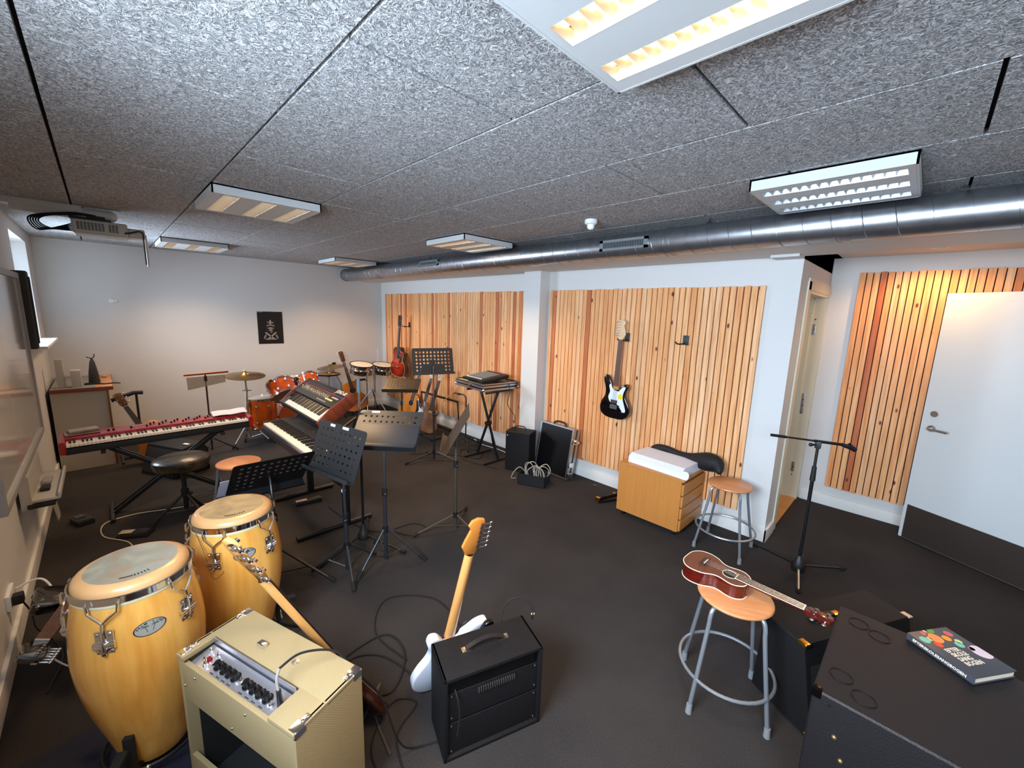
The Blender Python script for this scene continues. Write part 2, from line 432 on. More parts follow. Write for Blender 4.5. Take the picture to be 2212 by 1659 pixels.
# left wall with window openings (x ranges)
b = MB(); b.sm = False
wins = [(-6.67, -5.55), (-1.35, -.25), (.3, 1.4)]
z0, z1 = 1.37, 2.37
xs = [XL - .1] + [v for w in wins for v in w] + [XR + .1]
TH = .22
for i in range(0, len(xs), 2): b.box(((xs[i] + xs[i+1]) / 2, YL - TH / 2, 1.27), (xs[i+1] - xs[i], TH, 2.54))
for w in wins:
    b.box(((w[0] + w[1]) / 2, YL - TH / 2, z0 / 2), (w[1] - w[0], TH, z0)); b.box(((w[0] + w[1]) / 2, YL - TH / 2, (z1 + 2.54) / 2), (w[1] - w[0], TH, 2.54 - z1))
struct(b.build('wall_left', WALL))
for i, w in enumerate(wins):
    cx = (w[0] + w[1]) / 2
    e = bpy.data.objects.new('window_%d' % (i + 1), None); COL.objects.link(e); e.location = (cx, YL - .17, (z0 + z1) / 2); struct(e)
    ww, hh = w[1] - w[0], z1 - z0
    f = MB(); f.sm = False
    for s in (-1, 1): f.box((s * (ww / 2 - .025), 0, 0), (.05, .05, hh)); f.box((0, 0, s * (hh / 2 - .025)), (ww, .05, .05))
    f.build('window_frame', TRIM, e)
    g = MB(); g.sm = False; g.box((0, 0, 0), (ww - .1, .006, hh - .1)); g.build('window_pane', GLASS, e)
    s_ = MB(); s_.box((0, .14, -hh / 2 + .0), (ww + .14, .30, .028), b=.006); s_.build('window_sill', TRIM, e)
# far wall, right-hand wall block, alcove
b = MB(); b.sm = False; b.box((XL - .06, 1.6, 1.27), (.12, 4.5, 2.54)); struct(b.build('wall_far', WALL))
b = MB(); b.sm = False
b.box(((XL - .71) / 2, YW + .09, 1.14), (-.71 - XL, .18, 2.28))
struct(b.build('wall_panelled', WALL))
# return wall with doorway (y 4.06 - 4.9)
b = MB(); b.sm = False
b.box((-.80, 3.975, 1.2), (.18, .17, 2.42)); b.box((-.80, 4.96, 1.2), (.18, .08, 2.42)); b.box((-.80, 4.49, 2.235), (.18, .87, .35))
b.box((-.80, 4.24, 2.34), (.18, 1.4, .16))
struct(b.build('wall_return', WALL))
b = MB(); b.sm = False; b.box((1.15, YA + .06, 1.2), (4.1, .12, 2.42)); struct(b.build('wall_alcove', WALL))
b = MB(); b.sm = False; b.box((1.10, 4.62, 1.2), (.10, .74, 2.42)); b.box((2.05, 4.2, 1.2), (1.9, .1, 2.42)); struct(b.build('wall_hinge', WALL))
b = MB(); b.sm = False; b.box((XR + .06, 2.2, 1.27), (.12, 5.9, 2.54)); struct(b.build('wall_right', WALL))
# soffit (bulkhead) and the alcove ceiling
b = MB(); b.sm = False
b.box(((XL + XR) / 2, (3.175 + YW) / 2, 2.41), (XR - XL, YW - 3.175, .262))
b.box(((XL - .71) / 2, YW + .09, 2.41), (-.71 - XL, .18, .262))
b.box((1.1, 4.4, 2.45), (4.2, 1.38, .1))
struct(b.build('soffit', WALL))
# column between the two slat panels
b = MB(); b.sm = False; b.box((-3.2675, 3.63, 1.14), (.255, .17, 2.279)); struct(b.build('column', WALL))
# room behind the doorway
b = MB(); b.sm = False; b.box((-1.9, 4.7, 1.2), (.1, 1.8, 2.4)); b.box((-1.3, 5.3, 1.2), (1.2, .1, 2.4)); b.box((-1.3, 4.5, 2.45), (1.3, 1.6, .1))
struct(b.build('wall_corridor', CREAM))
b = MB(); b.sm = False; b.box((-1.31, 4.55, .004), (1.2, 1.35, .012)); struct(b.build('floor_corridor', mat('oak_threshold', '#d59a4e', .35, var=(3, '#b97a34', .8, (2, 16, 1)))))
# door frame with rebate and hinge plates
e = bpy.data.objects.new('door_1', None); COL.objects.link(e); struct(e)
b = MB(); b.sm = False
for y, s in ((4.062, 1), (4.93, -1)):
    b.box((-.80, y + s * .014, 1.02), (.19, .028, 2.04)); b.box((-.83, y + s * .036, 1.02), (.05, .018, 2.04))
b.box((-.80, 4.49, 2.045), (.19, .87, .028)); b.box((-.83, 4.49, 2.025), (.05, .84, .018))
b.box((-.703, 3.99, 1.06), (.012, .10, 2.12)); b.box((-.703, 4.45, 2.10), (.012, .98, .09))
b.build('door_frame', CREAM, e)
b = MB()
for z, h in ((1.735, .10), (1.0, .20), (.335, .10)):
    b.box((-.775, 4.899, z), (.025, .004, h), b=.001)
b.build('strike_plate', SATIN, e)
b = MB()
for z in (1.83, 1.735, 1.04, .98, .9, .335, .25): b.cyl((-.775, 4.9, z), (-.775, 4.8955, z), .006, n=8)
b.build('bolt_hole', EBONY, e)
# baseboards
def bboard(name, x0, y0, x1, y1, h=.108, t=.018):
    b = MB(); d = Vector((x1 - x0, y1 - y0, 0)); L_ = d.length; a = math.atan2(d.y, d.x)
    M = Matrix.Translation(((x0 + x1) / 2, (y0 + y1) / 2, 0)) @ Matrix.Rotation(a, 4, 'Z')
    b.box((0, 0, h / 2), (L_, t, h), M, b=.003); struct(b.build(name, TRIM))
bboard('baseboard_left', XL, YL + .009, XR, YL + .009)
bboard('baseboard_far', XL + .009, YL + .02, XL + .009, YW)
bboard('baseboard_panelled_a', XL + .02, YW - .009, -3.395, YW - .009)
bboard('baseboard_column', -3.4, 3.536, -3.135, 3.536)
bboard('baseboard_column_side', -3.131, 3.53, -3.131, YW)
bboard('baseboard_panelled_b', -3.12, YW - .009, -.692, YW - .009)
bboard('baseboard_return', -.701, YW - .018, -.701, 3.94)
bboard('baseboard_alcove', -.69, YA - .009, 1.05, YA - .009)
# slat panels
def slat_panel(x0, x1, yb, z0, z1, pitch, gap, label, seed):
    rr = random.Random(seed)
    t = thing('slat_panel', label, 'wall panel', ((x0 + x1) / 2, yb, z0), 0, 'pine slat wall panels')
    w = x1 - x0; n = round(w / pitch); p = w / n
    b = MB(); b.sm = False; b.box((0, -.004, (z1 - z0) / 2), (w - .01, .007, z1 - z0 - .01)); b.build('backing', DARKFELT, t)
    b = MB(); b.use_rnd()
    for i in range(n):
        b.rnd = rr.random(); dz = rr.uniform(-.004, .004)
        b.box((-w / 2 + p * (i + .5), -.019, (z1 - z0) / 2 + dz), (p - gap, .022, z1 - z0), b=.0015, seg=1)
    b.build('slats', SLAT, t)
slat_panel(-7.0, -3.49, YW - .001, .20, 2.07, .053, .007, 'wide knotty pine slat panel on the wall beside the drum kit', 1)
slat_panel(-3.11, -.925, YW - .001, .20, 2.07, .0526, .008, 'knotty pine slat panel carrying the black electric guitar', 2)
slat_panel(-.505, 1.04, YA - .001, .20, 2.26, .049, .0065, 'knotty pine slat panel in the alcove behind the white door', 3)
# ------------------------------------------------ white door leaf standing open
t = bpy.data.objects.new('door_2', None); COL.objects.link(t); struct(t)
t.location = (.072, 4.712, 0); t.rotation_euler = (0, 0, math.atan2(-.466, .885))
b = MB(); b.sm = False; b.box((.5, .02, 1.033), (1.0, .04, 2.046), b=.002); b.build('door_leaf', mat('white_laminate_door', '#dcdedc', .35), t)
b = MB(); b.sm = False; b.box((.512, -.0015, .16), (.974, .003, .295)); b.build('kick_plate', mat('brushed_kick_plate', '#6e625a', .38, .85), t)
b = MB(); b.cyl((.075, 0, .985), (.075, -.012, .985), .026, n=24); b.tube([(.075, -.005, .985), (.075, -.05, .985), (.085, -.058, .985), (.2, -.058, .985)], .0095, 10); b.build('door_handle', SATIN, t)
b = MB(); b.cyl((.075, 0, 1.105), (.075, -.01, 1.105), .024, n=24); b.build('lock_rose', SATIN, t)

# ================================================================== ceiling fittings
WARM = (1.0, .60, .27)
def strip_emission(name, strength, col):
    m = bpy.data.materials.new(name); m.use_nodes = True; nt = m.node_tree; nt.nodes.remove(nt.nodes['Principled BSDF'])
    e = node(nt, 'ShaderNodeEmission'); e.inputs[0].default_value = col + (1,); e.inputs[1].default_value = strength
    nt.links.new(e.outputs[0], nt.nodes['Material Output'].inputs['Surface']); return m
TUBE = strip_emission('lit_fluorescent_tube', 2.2, (1.0, .66, .32))
TUBEOFF = mat('unlit_tube', '#dfe4e6', .3)
REFL = mat('louvre_reflector_lit', '#e9ddc8', .25, .55)  # warm lamp glow put into the louvre colour of lit fixtures
REFLC = mat('louvre_reflector_unlit', '#c9d2d6', .2, .8)  # same louvre switched off, cool daylight tone put into its colour
HOUS = mat('lamp_housing', '#c9cccb', .45)
def ceiling_light(cx, cy, lit, label):
    t = thing('ceiling_light', label, 'ceiling light', (cx, cy, ZC), 0, 'square louvre ceiling lights')
    S = .605; H = .053
    sy = [-.2, 0, .2]; sw = .085; L_ = .54
    b = MB(); b.sm = False
    b.box((0, 0, -.004), (S, S, .008))
    for s in (-1, 1): b.box((s * (S / 2 - .004), 0, -H / 2), (.008, S, H)); b.box((0, s * (S / 2 - .004), -H / 2), (S, .008, H))
    edges = [-S / 2 + .004] + [v for y in sy for v in (y - sw / 2, y + sw / 2)] + [S / 2 - .004]
    for i in range(0, 8, 2): b.box((0, (edges[i] + edges[i+1]) / 2, -H + .0036), (L_, edges[i+1] - edges[i], .006))
    for s in (-1, 1): b.box((s * (L_ / 2 + .012), 0, -H + .0036), (.024, S - .016, .006))
    b.build('housing', HOUS, t)
    for y in sy:
        b = MB(); b.sm = False
        n = 14
        for s in (-1, 1):   # curved side reflectors
            b.add([(-L_/2, y + s*sw/2, -H), (L_/2, y + s*sw/2, -H), (L_/2, y + s*.030, -.012), (-L_/2, y + s*.030, -.012)], [(0, 1, 2, 3)])
        for i in range(n + 1):   # wedge-shaped cross blades
            x = -L_ / 2 + L_ * i / n
            b.add([(x, y - sw/2, -H), (x, y + sw/2, -H), (x + .007, y + .036, -H + .026), (x + .007, y - .036, -H + .026), (x - .007, y + .036, -H + .026), (x - .007, y - .036, -H + .026)], [(0, 1, 2, 3), (1, 0, 5, 4), (2, 4, 5, 3)])
        lo = b.build('louvre', REFL if lit else REFLC, t)
        b = MB(); b.cyl((-L_ / 2, y, -.022), (L_ / 2, y, -.022), .013, n=10); b.build('tube', TUBE if lit else TUBEOFF, t)
    if lit:
        l = bpy.data.lights.new('louvre_lamp', 'AREA'); l.shape = 'SQUARE'; l.size = .5; l.energy = LAMP_W; l.color = (1.0, .66, .36); l.spread = R(125)
        o = bpy.data.objects.new('louvre_lamp', l); COL.objects.link(o); o.location = (cx, cy, ZC - .058)
    return t
LAMP_W = 5.2
for cx, cy, lit, lb in ((-.42, .818, True, 'large lit louvre ceiling light directly overhead'), (-.42, 2.648, False, 'unlit louvre ceiling light beside the duct above the ukulele stool'),
        (-3.29, .818, True, 'lit louvre ceiling light between overhead lamp and projector'), (-6.11, .818, True, 'lit louvre ceiling light next to far wall beyond projector'),
        (-3.29, 2.64, True, 'lit louvre ceiling light touching the duct above the music stands'), (-6.11, 2.63, True, 'lit louvre ceiling light at the capped far end of duct')):
    ceiling_light(cx, cy, lit, lb)
# smoke detector
t = thing('motion_sensor', 'white dome motion sensor on the ceiling beside duct', 'sensor', (-1.83, 2.59, ZC))
b = MB(); b.lathe([(.045, 0), (.047, -.02), (.04, -.03), (.028, -.034)], 24, cap0=True, cap1=True); b.build('base', WHITE, t)
b = MB(); b.lathe([(.027, -.032), (.027, -.05), (.018, -.065), (.002, -.07)], 20); b.build('lens', mat('sensor_lens', '#f0f0ee', .2), t)
# spiral duct
t = thing('ventilation_duct', 'long galvanised spiral ventilation duct under the ceiling', 'duct', (0, 3.06, 2.36))
RD = .098
b = MB(); XE = 2.9; X0 = -7.15
b.cyl((X0, 0, 0), (XE, 0, 0), RD, n=40)
b.build('pipe', DUCT, t)
b = MB(); pts = []; pitch = .135; turns = (XE - X0) / pitch; N = int(turns * 20)
for i in range(N + 1):
    x = X0 + (XE - X0) * i / N; a = 2 * PI * (x - X0) / pitch; pts.append((x, (RD + .0008) * math.cos(a), (RD + .0008) * math.sin(a)))
b.tube(pts, .0022, 4); b.build('spiral_seam', mat('duct_seam', '#9aa0a6', .35, .95), t)
for x in (-5.91, -3.18, -1.43, -.4):
    b = MB(); b.cyl((x - .02, 0, 0), (x + .02, 0, 0), RD + .004, n=40); b.cyl((x - .022, 0, 0), (x - .018, 0, 0), RD + .007, n=40); b.build('coupling', DUCT, t)
b = MB(); b.lathe([(RD + .004, X0), (RD + .004, X0 - .035), (.085, X0 - .045)], 40, Matrix.Rotation(PI / 2, 4, 'Y') @ Matrix.Scale(1, 4), cap1=True)
b.build('end_cap', DUCT, t)
for x in (.03, -1.17, -4.6): b = MB(); b.tube([(x, 0, .0), (x, 0, .124)], .004, 6); b.box((x, 0, .1), (.025, .03, .01)); b.build('hanger', BLACK, t)
def grille(xc, w, h, zc, n):
    a0 = math.asin(max(-1, min(1, zc / RD)))
    M = Matrix.Translation((xc, -RD * math.cos(a0), RD * math.sin(a0))) @ Matrix.Rotation(-a0 , 4, 'X')
    b = MB(); b.sm = False
    for s in (-1, 1): b.box((0, -.006, s * (h / 2 - .01)), (w, .014, .02), M); b.box((s * (w / 2 - .015), -.006, 0), (.03, .014, h), M)
    for i in range(n): b.box((-w / 2 + .035 + (w - .07) * i / (n - 1), -.008, 0), (.004, .010, h - .035), M)
    g = b.build('air_grille', mat('grille_grey', '#8f9599', .4, .6), t)
    b = MB(); b.sm = False; b.box((0, -.002, 0), (w - .04, .004, h - .03), M); b.build('grille_opening', EBONY, g)
grille(-1.775, .42, .082, -.0, 26); grille(-4.5, .42, .07, .02, 26)

# ================================================================== wall things
# poster
t = thing('poster', 'black poster with a crowned pale emblem on the far wall', 'poster', (XL + .002, 1.847, 1.4625), PI / 2)
b = MB(); b.sm = False; b.box((0, 0, 0), (.348, .002, .495)); b.build('sheet', mat('black_poster_paper', '#15120f', .35), t)
b = MB(); b.sm = False
PW = mat('poster_print', '#9a8e88', .5)
def pl(poly, k=0.0): b.prism(poly, 0, .0005, Matrix.Translation((0, -.0022 - k, 0)) @ Matrix.Rotation(PI / 2, 4, 'X'))
pl([(-.012, .055), (-.02, .09), (0, .125), (.02, .09), (.012, .055)]); pl([(-.03, .055), (-.05, .105), (-.028, .08)]); pl([(.03, .055), (.05, .105), (.028, .08)])
arc = [(.06 * math.cos(a), .02 + .028 * math.sin(a)) for a in [R(x) for x in range(15, 170, 15)]] + [(.05 * math.cos(a), .012 + .022 * math.sin(a)) for a in [R(x) for x in range(165, 10, -15)]]
pl(arc)
pl([(-.055, -.005), (-.03, .0), (0, .01), (.03, 0), (.06, -.008), (.03, -.012), (0, -.02), (-.03, -.012)]); pl([(-.03, -.03), (0, -.024), (.03, -.03), (.018, -.045), (-.018, -.045)])
pl([(-.012, -.06), (.03, -.055), (.006, -.08)])
for s in (-1, 1):
    pl([(s * .085, -.075), (s * .06, -.068), (s * -.035, -.155), (s * -.055, -.165), (s * -.02, -.17)])
    pl([(s * .075, -.10), (s * .105, -.165), (s * .085, -.16), (s * .065, -.12)])
pl([(-.10, -.165), (-.06, -.172), (0, -.168), (.06, -.172), (.10, -.165), (.06, -.185), (0, -.18), (-.06, -.185)])
pl([(-.17, .236), (-.10, .236), (-.10, .243), (-.17, .243)])
b.build('print', PW, t)
# thermostats
t = thing('thermostat', 'small white round thermostat on the bare far wall', 'thermostat', (XL + .001, .1, 1.8), PI / 2)
b = MB(); b.cyl((0, 0, 0), (0, -.022, 0), .03, .027, n=20); b.cyl((.035, 0, 0), (.035, -.012, 0), .018, n=14); b.build('dial', WHITE, t)
b = MB(); b.box((0, 0, 0), (.06, .012, .045), b=.003); o = b.build('wall_socket', BLACKP, loc=(XL + .007, 2.79, .84)); o.rotation_euler = (0, 0, PI / 2); tag(o, 'small black socket on far wall above the hi-hat', 'socket')
# whiteboard
t = thing('whiteboard', 'large interactive whiteboard with grey frame on the left wall', 'whiteboard', (-3.81, -.43, .79))
W_, H_ = 1.82, 1.19
b = MB(); b.sm = False; b.box((0, 0, H_ / 2), (W_ - .06, .028, H_ - .06)); b.build('board_surface', mat('board_enamel', '#cfcdca', .12, coat=.5), t)
b = MB()
FR = mat('grey_frame', '#9a9894', .4)
for s in (-1, 1): b.box((s * (W_ / 2 - .02), .004, H_ / 2), (.04, .045, H_), b=.006); b.box((0, .004, H_ / 2 + s * (H_ / 2 - .02)), (W_ - .08, .045, .04), b=.006)
b.build('frame', FR, t)
b = MB(); b.box((0, -.035, .6), (1.5, .03, .5)); b.build('wall_bracket', SATIN, t)
t = thing('board_speaker', 'tall narrow dark speaker bar at the edge of the whiteboard', 'speaker', (-4.78, -.41, 1.42))
b = MB(); b.box((0, 0, .29), (.085, .09, .58), b=.02, seg=3); b.build('cabinet', mat('dark_speaker_cloth', '#3a3836', .6), t)
b = MB(); b.box((0, .03, .29), (.055, .045, .5), b=.01); b.build('grille', mat('speaker_mesh', '#232220', .8), t)
# pen tray
t = thing('pen_tray', 'grey plastic pen tray holding remotes below the whiteboard', 'tray', (-4.1, -.41, .50))
TG = mat('pale_grey_plastic', '#b4b0a8', .5)
b = MB(); b.box((0, -.04, .10), (.62, .05, .22), b=.01); b.box((0, .03, .04), (.62, .14, .02), b=.008)
b.box((0, .1, .055), (.62, .012, .04), b=.004); b.build('tray_body', TG, t)
b = MB(); b.box((.27, .02, .012), (.1, .12, .03), b=.01); b.build('end_cap', BLACKP, t)
for x, w in ((.12, .09), (-.05, .12)):
    b = MB(); b.box((0, 0, 0), (w, .045, .02), b=.006); tag(b.build('remote_control', BLACKP if x > 0 else FR, loc=(-4.1 + x, -.38, .562)), 'black remote control lying in pen tray' if x > 0 else 'grey remote control lying in the pen tray', 'remote')
# projector on its arm
t = thing('projector', 'white short-throw projector hanging from a ceiling arm', 'projector', (-4.55, .06, 2.28), R(88))
PJ = mat('projector_plastic', '#b9b7ad', .45)
b = MB(); b.box((0, 0, .05), (.30, .24, .10), b=.02, seg=3); b.box((.19, .02, .045), (.12, .16, .07), b=.02, seg=3); b.build('body', PJ, t)
b = MB(); b.sm = False
for r_ in range(6):
    for c_ in range(12):
        if c_ == 8: continue
        b.box((-.115 + c_ * .0185, -.1205, .03 + r_ * .0095), (.014, .003, .006))
b.build('vent_slots', EBONY, t)
b = MB(); b.box((-.05, .02, .115), (.22, .14, .018), b=.004); b.box((-.02, .02, .13), (.10, .08, .03)); b.build('mount_plate', BLACKP, t)
b = MB(); b.cyl((-.44, .02, .158), (.06, .02, .158), .042, n=20); b.sph((.06, .02, .158), .042); b.build('arm', HOUS, t)
b = MB(); b.box((.25, -.03, -.08), (.012, .10, .24), b=.003); b.build('mirror_flap', mat('flap_plastic', '#cfc4ae', .4), t)
b = MB(); b.tube(curve_pts([(.13, -.12, .03), (.17, -.135, .04), (.21, -.13, .055), (.235, -.10, .05)]), .006, 6); b.tube([(.236, -.09, .05), (.236, -.09, -.19)], .005, 6); b.build('hinge_rod', BLACKP, t)
b = MB()
for k in range(5):
    o_ = k * .012
    b.tube(curve_pts([(-.02, -.02, .145), (-.14, -.05, .13 + o_ * .3), (-.27 - o_, -.06, .10), (-.31 - o_, -.06, .06), (-.26 - o_, -.06, .02 - o_ * .4), (-.15, -.04, .02 + o_)]), .005, 5)
b.build('cables', RUBBER, t)
b = MB(); b.sm = False; b.box((-4.58, -.28, 2.462), (.10, .5, .044), b=.004); tag(b.build('cable_duct', HOUS), 'pale grey cable channel on the ceiling leading to projector', 'cable channel')

# wall outlet, plugs, cables on the left wall
t = thing('wall_outlet', 'white double wall outlet low on the left wall', 'outlet', (-3.15, YL, .27))
b = MB(); b.box((0, .008, 0), (.16, .016, .08), b=.004); b.build('plate', WHITE, t)
b = MB(); b.cyl((.03, .016, 0), (.03, .018, 0), .02, n=16); b.build('socket_hole', FR, t)
t = thing('plug', 'black angled mains plug in the low wall outlet', 'plug', (-3.12, YL + .017, .265))
b = MB(); b.box((0, .02, 0), (.05, .04, .05), b=.008); b.build('plug_body', BLACKP, t)
b = MB(); b.tube(curve_pts([(0, .03, -.02), (-.01, .05, -.1), (.0, .06, -.2), (.02, .1, -.255), (.25, .16, -.258), (.5, .12, -.258)]), .004, 6); b.build('cord', BLACKP, t)
cable('power_cord', [(-3.22, YL + .02, .275), (-3.22, -.38, .29), (-3.15, -.33, .2), (-3.0, -.3, .04), (-2.8, -.22, .008), (-2.4, -.2, .008)], .0055, WHITE, 'thick white power cord arching from the low wall outlet', 'cord')
cable('power_cord', [(-4.0, .95, .006), (-4.3, .72, .006), (-4.5, .2, .006), (-4.55, .02, .006), (-4.5, -.15, .006), (-4.25, -.16, .006), (-4.0, -.02, .006), (-3.7, -.02, .006), (-3.35, -.12, .006), (-2.9, -.15, .006), (-2.6, -.1, .006)], .0045, mat('ivory_cord', '#cfc0a4', .5), 'thin ivory cord winding over carpet under the red keyboard', 'cord')
b = MB()
for k in range(7):
    rr = random.Random(k); x = -4.45 + .05 * k * .5
    b.tube(curve_pts([(x, -.42, .52), (x + .02, -.40, .35), (x + rr.uniform(-.05, .05), -.38, .18 + .03 * k), (x + .06, -.37, .22), (x + .08, -.39, .4), (x + .05, -.43, .5)]), .004, 5)
tag(b.build('cable_bundle', mat('grey_cable', '#a8a296', .5)), 'bundle of grey cables looping down the wall under pen tray', 'cable', kind='stuff')
# ================================================================== stands and stools
def stool(x, y, h, rot, label, r=.16, fr=.225):
    t = thing('stool', label, 'stool', (x, y, 0), R(rot), 'round beech stools on grey legs')
    b = MB(); b.lathe([(0.001, h - .022), (r - .02, h - .022), (r - .004, h - .018), (r, h - .011), (r - .003, h - .004), (r - .012, h), (.001, h)], 40); b.build('seat', BEECH, t)
    for k in range(4):
        a = PI / 4 + k * PI / 2; c, s = math.cos(a), math.sin(a)
        P = [(r * .45, h - .032), (r * .72, h - .033), (r * .9, h - .045), (r * .97, h - .08), (r * 1.02, h - .15), (fr, .02)]
        b = MB(); b.tube(curve_pts([(c * q, s * q, z) for q, z in P], 4), .0095, 10); l = b.build('leg', STEELGREY, t)
        b = MB(); b.cyl((c * (fr - .002), s * (fr - .002), .045), (c * fr, s * fr, 0), .0125, .0145, n=12); b.build('foot_cap', mat('grey_rubber', '#7f8387', .6), l)
    b = MB(); q = fr - .022
    b.tube([(q * math.cos(a), q * math.sin(a), .17) for a in [2 * PI * i / 40 for i in range(40)]], .0075, 8, closed=True); b.build('foot_ring', STEELGREY, t)
    return t
stool(-.455, 1.965, .55, 26, 'beech stool with a ukulele lying on its seat')
stool(-.915, 3.37, .54, 2, 'empty beech stool between drawer cabinet and boom microphone stand', r=.157, fr=.235)
stool(-3.80, .675, .54, 20, 'beech stool half hidden behind the near low music stand', r=.158)

def perf_plate(b, w, h, nx, ny, r, th, M, skip=lambda i, j: False, mx=.03, mt=.03, mb=.03, cr=.02):
    """sheet with rounded upper corners and a grid of round holes"""
    gw, gh = (w - 2 * mx) / nx, (h - mt - mb) / ny
    s0 = b.sm; b.sm = False
    def slab(x0, x1, y0, y1): b.box(((x0 + x1) / 2, (y0 + y1) / 2, 0), (x1 - x0, y1 - y0, th), M)
    slab(-w / 2, -w / 2 + mx, -h / 2, h / 2 - mt); slab(w / 2 - mx, w / 2, -h / 2, h / 2 - mt)
    slab(-w / 2 + mx, w / 2 - mx, -h / 2, -h / 2 + mb)
    top = [(-w / 2, h / 2 - mt), (w / 2, h / 2 - mt)] + [(w / 2 - cr + cr * math.cos(a), h / 2 - cr + cr * math.sin(a)) for a in [R(x) for x in (0, 30, 60, 90)]] + [(-w / 2 + cr + cr * math.cos(a), h / 2 - cr + cr * math.sin(a)) for a in [R(x) for x in (90, 120, 150, 180)]]
    b.prism(top, -th / 2, th / 2, M)
    for i in range(nx):
        for j in range(ny):
            cx = -w / 2 + mx + gw * (i + .5); cy = -h / 2 + mb + gh * (j + .5)
            if skip(i, j): slab(cx - gw / 2, cx + gw / 2, cy - gh / 2, cy + gh / 2); continue
            n = 16; vs = []; fs = []
            for k in range(n):
                a = 2 * PI * k / n + PI / 4; c, s = math.cos(a), math.sin(a); m = max(abs(c), abs(s))
                ox, oy = cx + c / m * gw / 2, cy + s / m * gh / 2
                ix, iy = cx + r * c, cy + r * s
                vs += [(ox, oy, th / 2), (ix, iy, th / 2), (ox, oy, -th / 2), (ix, iy, -th / 2)]
            for k in range(n):
                l = (k + 1) % n
                fs += [(4*k, 4*l, 4*l+1, 4*k+1), (4*k+2, 4*k+3, 4*l+3, 4*l+2), (4*k+1, 4*l+1, 4*l+3, 4*k+3)]
            b.add(vs, fs, M)
    b.sm = s0

def tripod(t, legs, zh, zb, m, rl=.009, tip=RUBBER, zm=.5):
    """legs from a collar at height zh; braces from the pole bottom zb"""
    for rr, an in legs:
        a = R(an); c, s = math.cos(a), math.sin(a)
        b = MB(); b.cyl((c * .018, s * .018, zh), (c * rr, s * rr, .012), rl, n=10); l = b.build('leg', m, t)
        b = MB(); b.cyl((c * (rr - .045), s * (rr - .045), .012 + .045 * zh / rr), (c * rr, s * rr, .014), rl + .004, n=10); b.build('foot_cap', tip, l)
        q = .55; b = MB(); b.cyl((c * .012, s * .012, zb), (c * rr * q, s * rr * q, zh + (.012 - zh) * q), rl * .55, n=6); b.build('brace', m, t)

def music_stand(name, label, base, legs, pl, nx, ny, zh=.25, zb=.05, skip=lambda i, j: False, m=BLACK, labels=(), ledge=.055, r=.0085, knob=.5, extra=None, lean=None):
    x, y = base; t = thing(name, label, 'music stand', (x, y, 0), 0, 'music stands')
    cx, cy, cz, yaw, tilt, roll, w, h = pl
    M = Matrix.Translation((cx - x, cy - y, cz)) @ rotm(yaw, tilt, roll)
    back = M @ Vector((0, -h * .15, -.02))
    pt = Vector((back.x * .6, back.y * .6, cz - .06))
    b = MB(); b.cyl((0, 0, zb - .02), (0, 0, knob), .0135, n=14); b.build('lower_pole', m, t)
    b = MB(); b.tube([(0, 0, knob - .02), (pt.x * .25, pt.y * .25, max(knob + .05, pt.z - .1)), pt, back], .0095, 10); b.build('upper_pole', m, t)
    b = MB(); b.cyl((0, 0, knob - .035), (0, 0, knob + .02), .0185, n=14); b.cyl((0, 0, knob - .005), (.045, -.02, knob - .005), .007, n=8); b.sph((.05, -.022, knob - .005), .014); b.build('height_knob', BLACKP, t)
    b = MB(); b.cyl((0, 0, zh - .02), (0, 0, zh + .025), .021, n=14); b.build('collar', BLACKP, t)
    tripod(t, legs, zh, zb, m)
    b = MB(); perf_plate(b, w, h, nx, ny, r, .003, M, skip)
    b.build('desk_plate', extra or m, t)
    b = MB(); b.box((0, -h / 2, ledge / 2), (w, .004, ledge), M); b.box((0, -h / 2 + .010, ledge), (w, .024, .003), M, b=.001); b.build('ledge', m, t)
    b = MB(); b.box((0, -h * .12, -.012), (.05, .12, .02), M, b=.004); b.build('bracket', BLACKP, t)
    if labels:
        for (lx, ly, lw) in labels:
            b = MB(); b.box((lx, ly, .003), (lw, .017, .001), M, b=.0003); b.build('name_sticker', PAPER, t)
    return t
PLATE = mat('black_perforated_sheet', '#26292c', .38)
PLATEB = mat('brownish_perforated_sheet', '#4a3c2c', .4, .3)
music_stand('music_stand', 'black perforated music stand tilted forward with two white stickers', (-2.575, 1.031), [(.24, -132), (.235, -14), (.24, 105)],
    (-2.65, 1.02, .867, 10.4, 70, 3.0, .49, .337), 9, 6, zh=.21, knob=.42, m=PLATE, labels=((-.10, .150, .05), (.035, .152, .062)))
music_stand('music_stand', 'music stand with a solid dark folder covering most holes', (-2.514, 1.285), [(.26, -73), (.28, 49), (.27, 170)],
    (-2.60, 1.36, .955, 43, 40, 0, .47, .335), 10, 6, zh=.26, knob=.55, m=PLATE, labels=((-.12, .152, .06),))
t = thing('music_folder', 'dark grey folder lying on the wide music stand', 'folder', M=Matrix.Translation((-2.60, 1.36, .955)) @ rotm(43, 40, 0))
b = MB(); b.box((0, -.062, .007), (.462, .205, .008), b=.002); b.build('cover', mat('slate_folder', '#2a2d33', .4), t)
music_stand('music_stand', 'low music stand seen from behind beside the congas', (-2.812, .665), [(.38, 43), (.34, 165), (.34, -80)],
    (-2.855, .679, .735, 92, 135, -1.4, .46, .38), 10, 6, zh=.23, knob=.45, m=BLACK, skip=lambda i, j: j < 2 and i > 2, r=.0105)
music_stand('music_stand', 'tall perforated music stand in front of the sunburst guitar', (-3.996, 2.696), [(.35, -107), (.30, 40), (.30, 165)],
    (-4.122, 2.771, 1.203, 71.4, 76.5, 0, .498, .318), 10, 6, zh=.12, knob=.6, m=PLATE, skip=lambda i, j: j < 2 and 1 < i < 8, r=.0125)
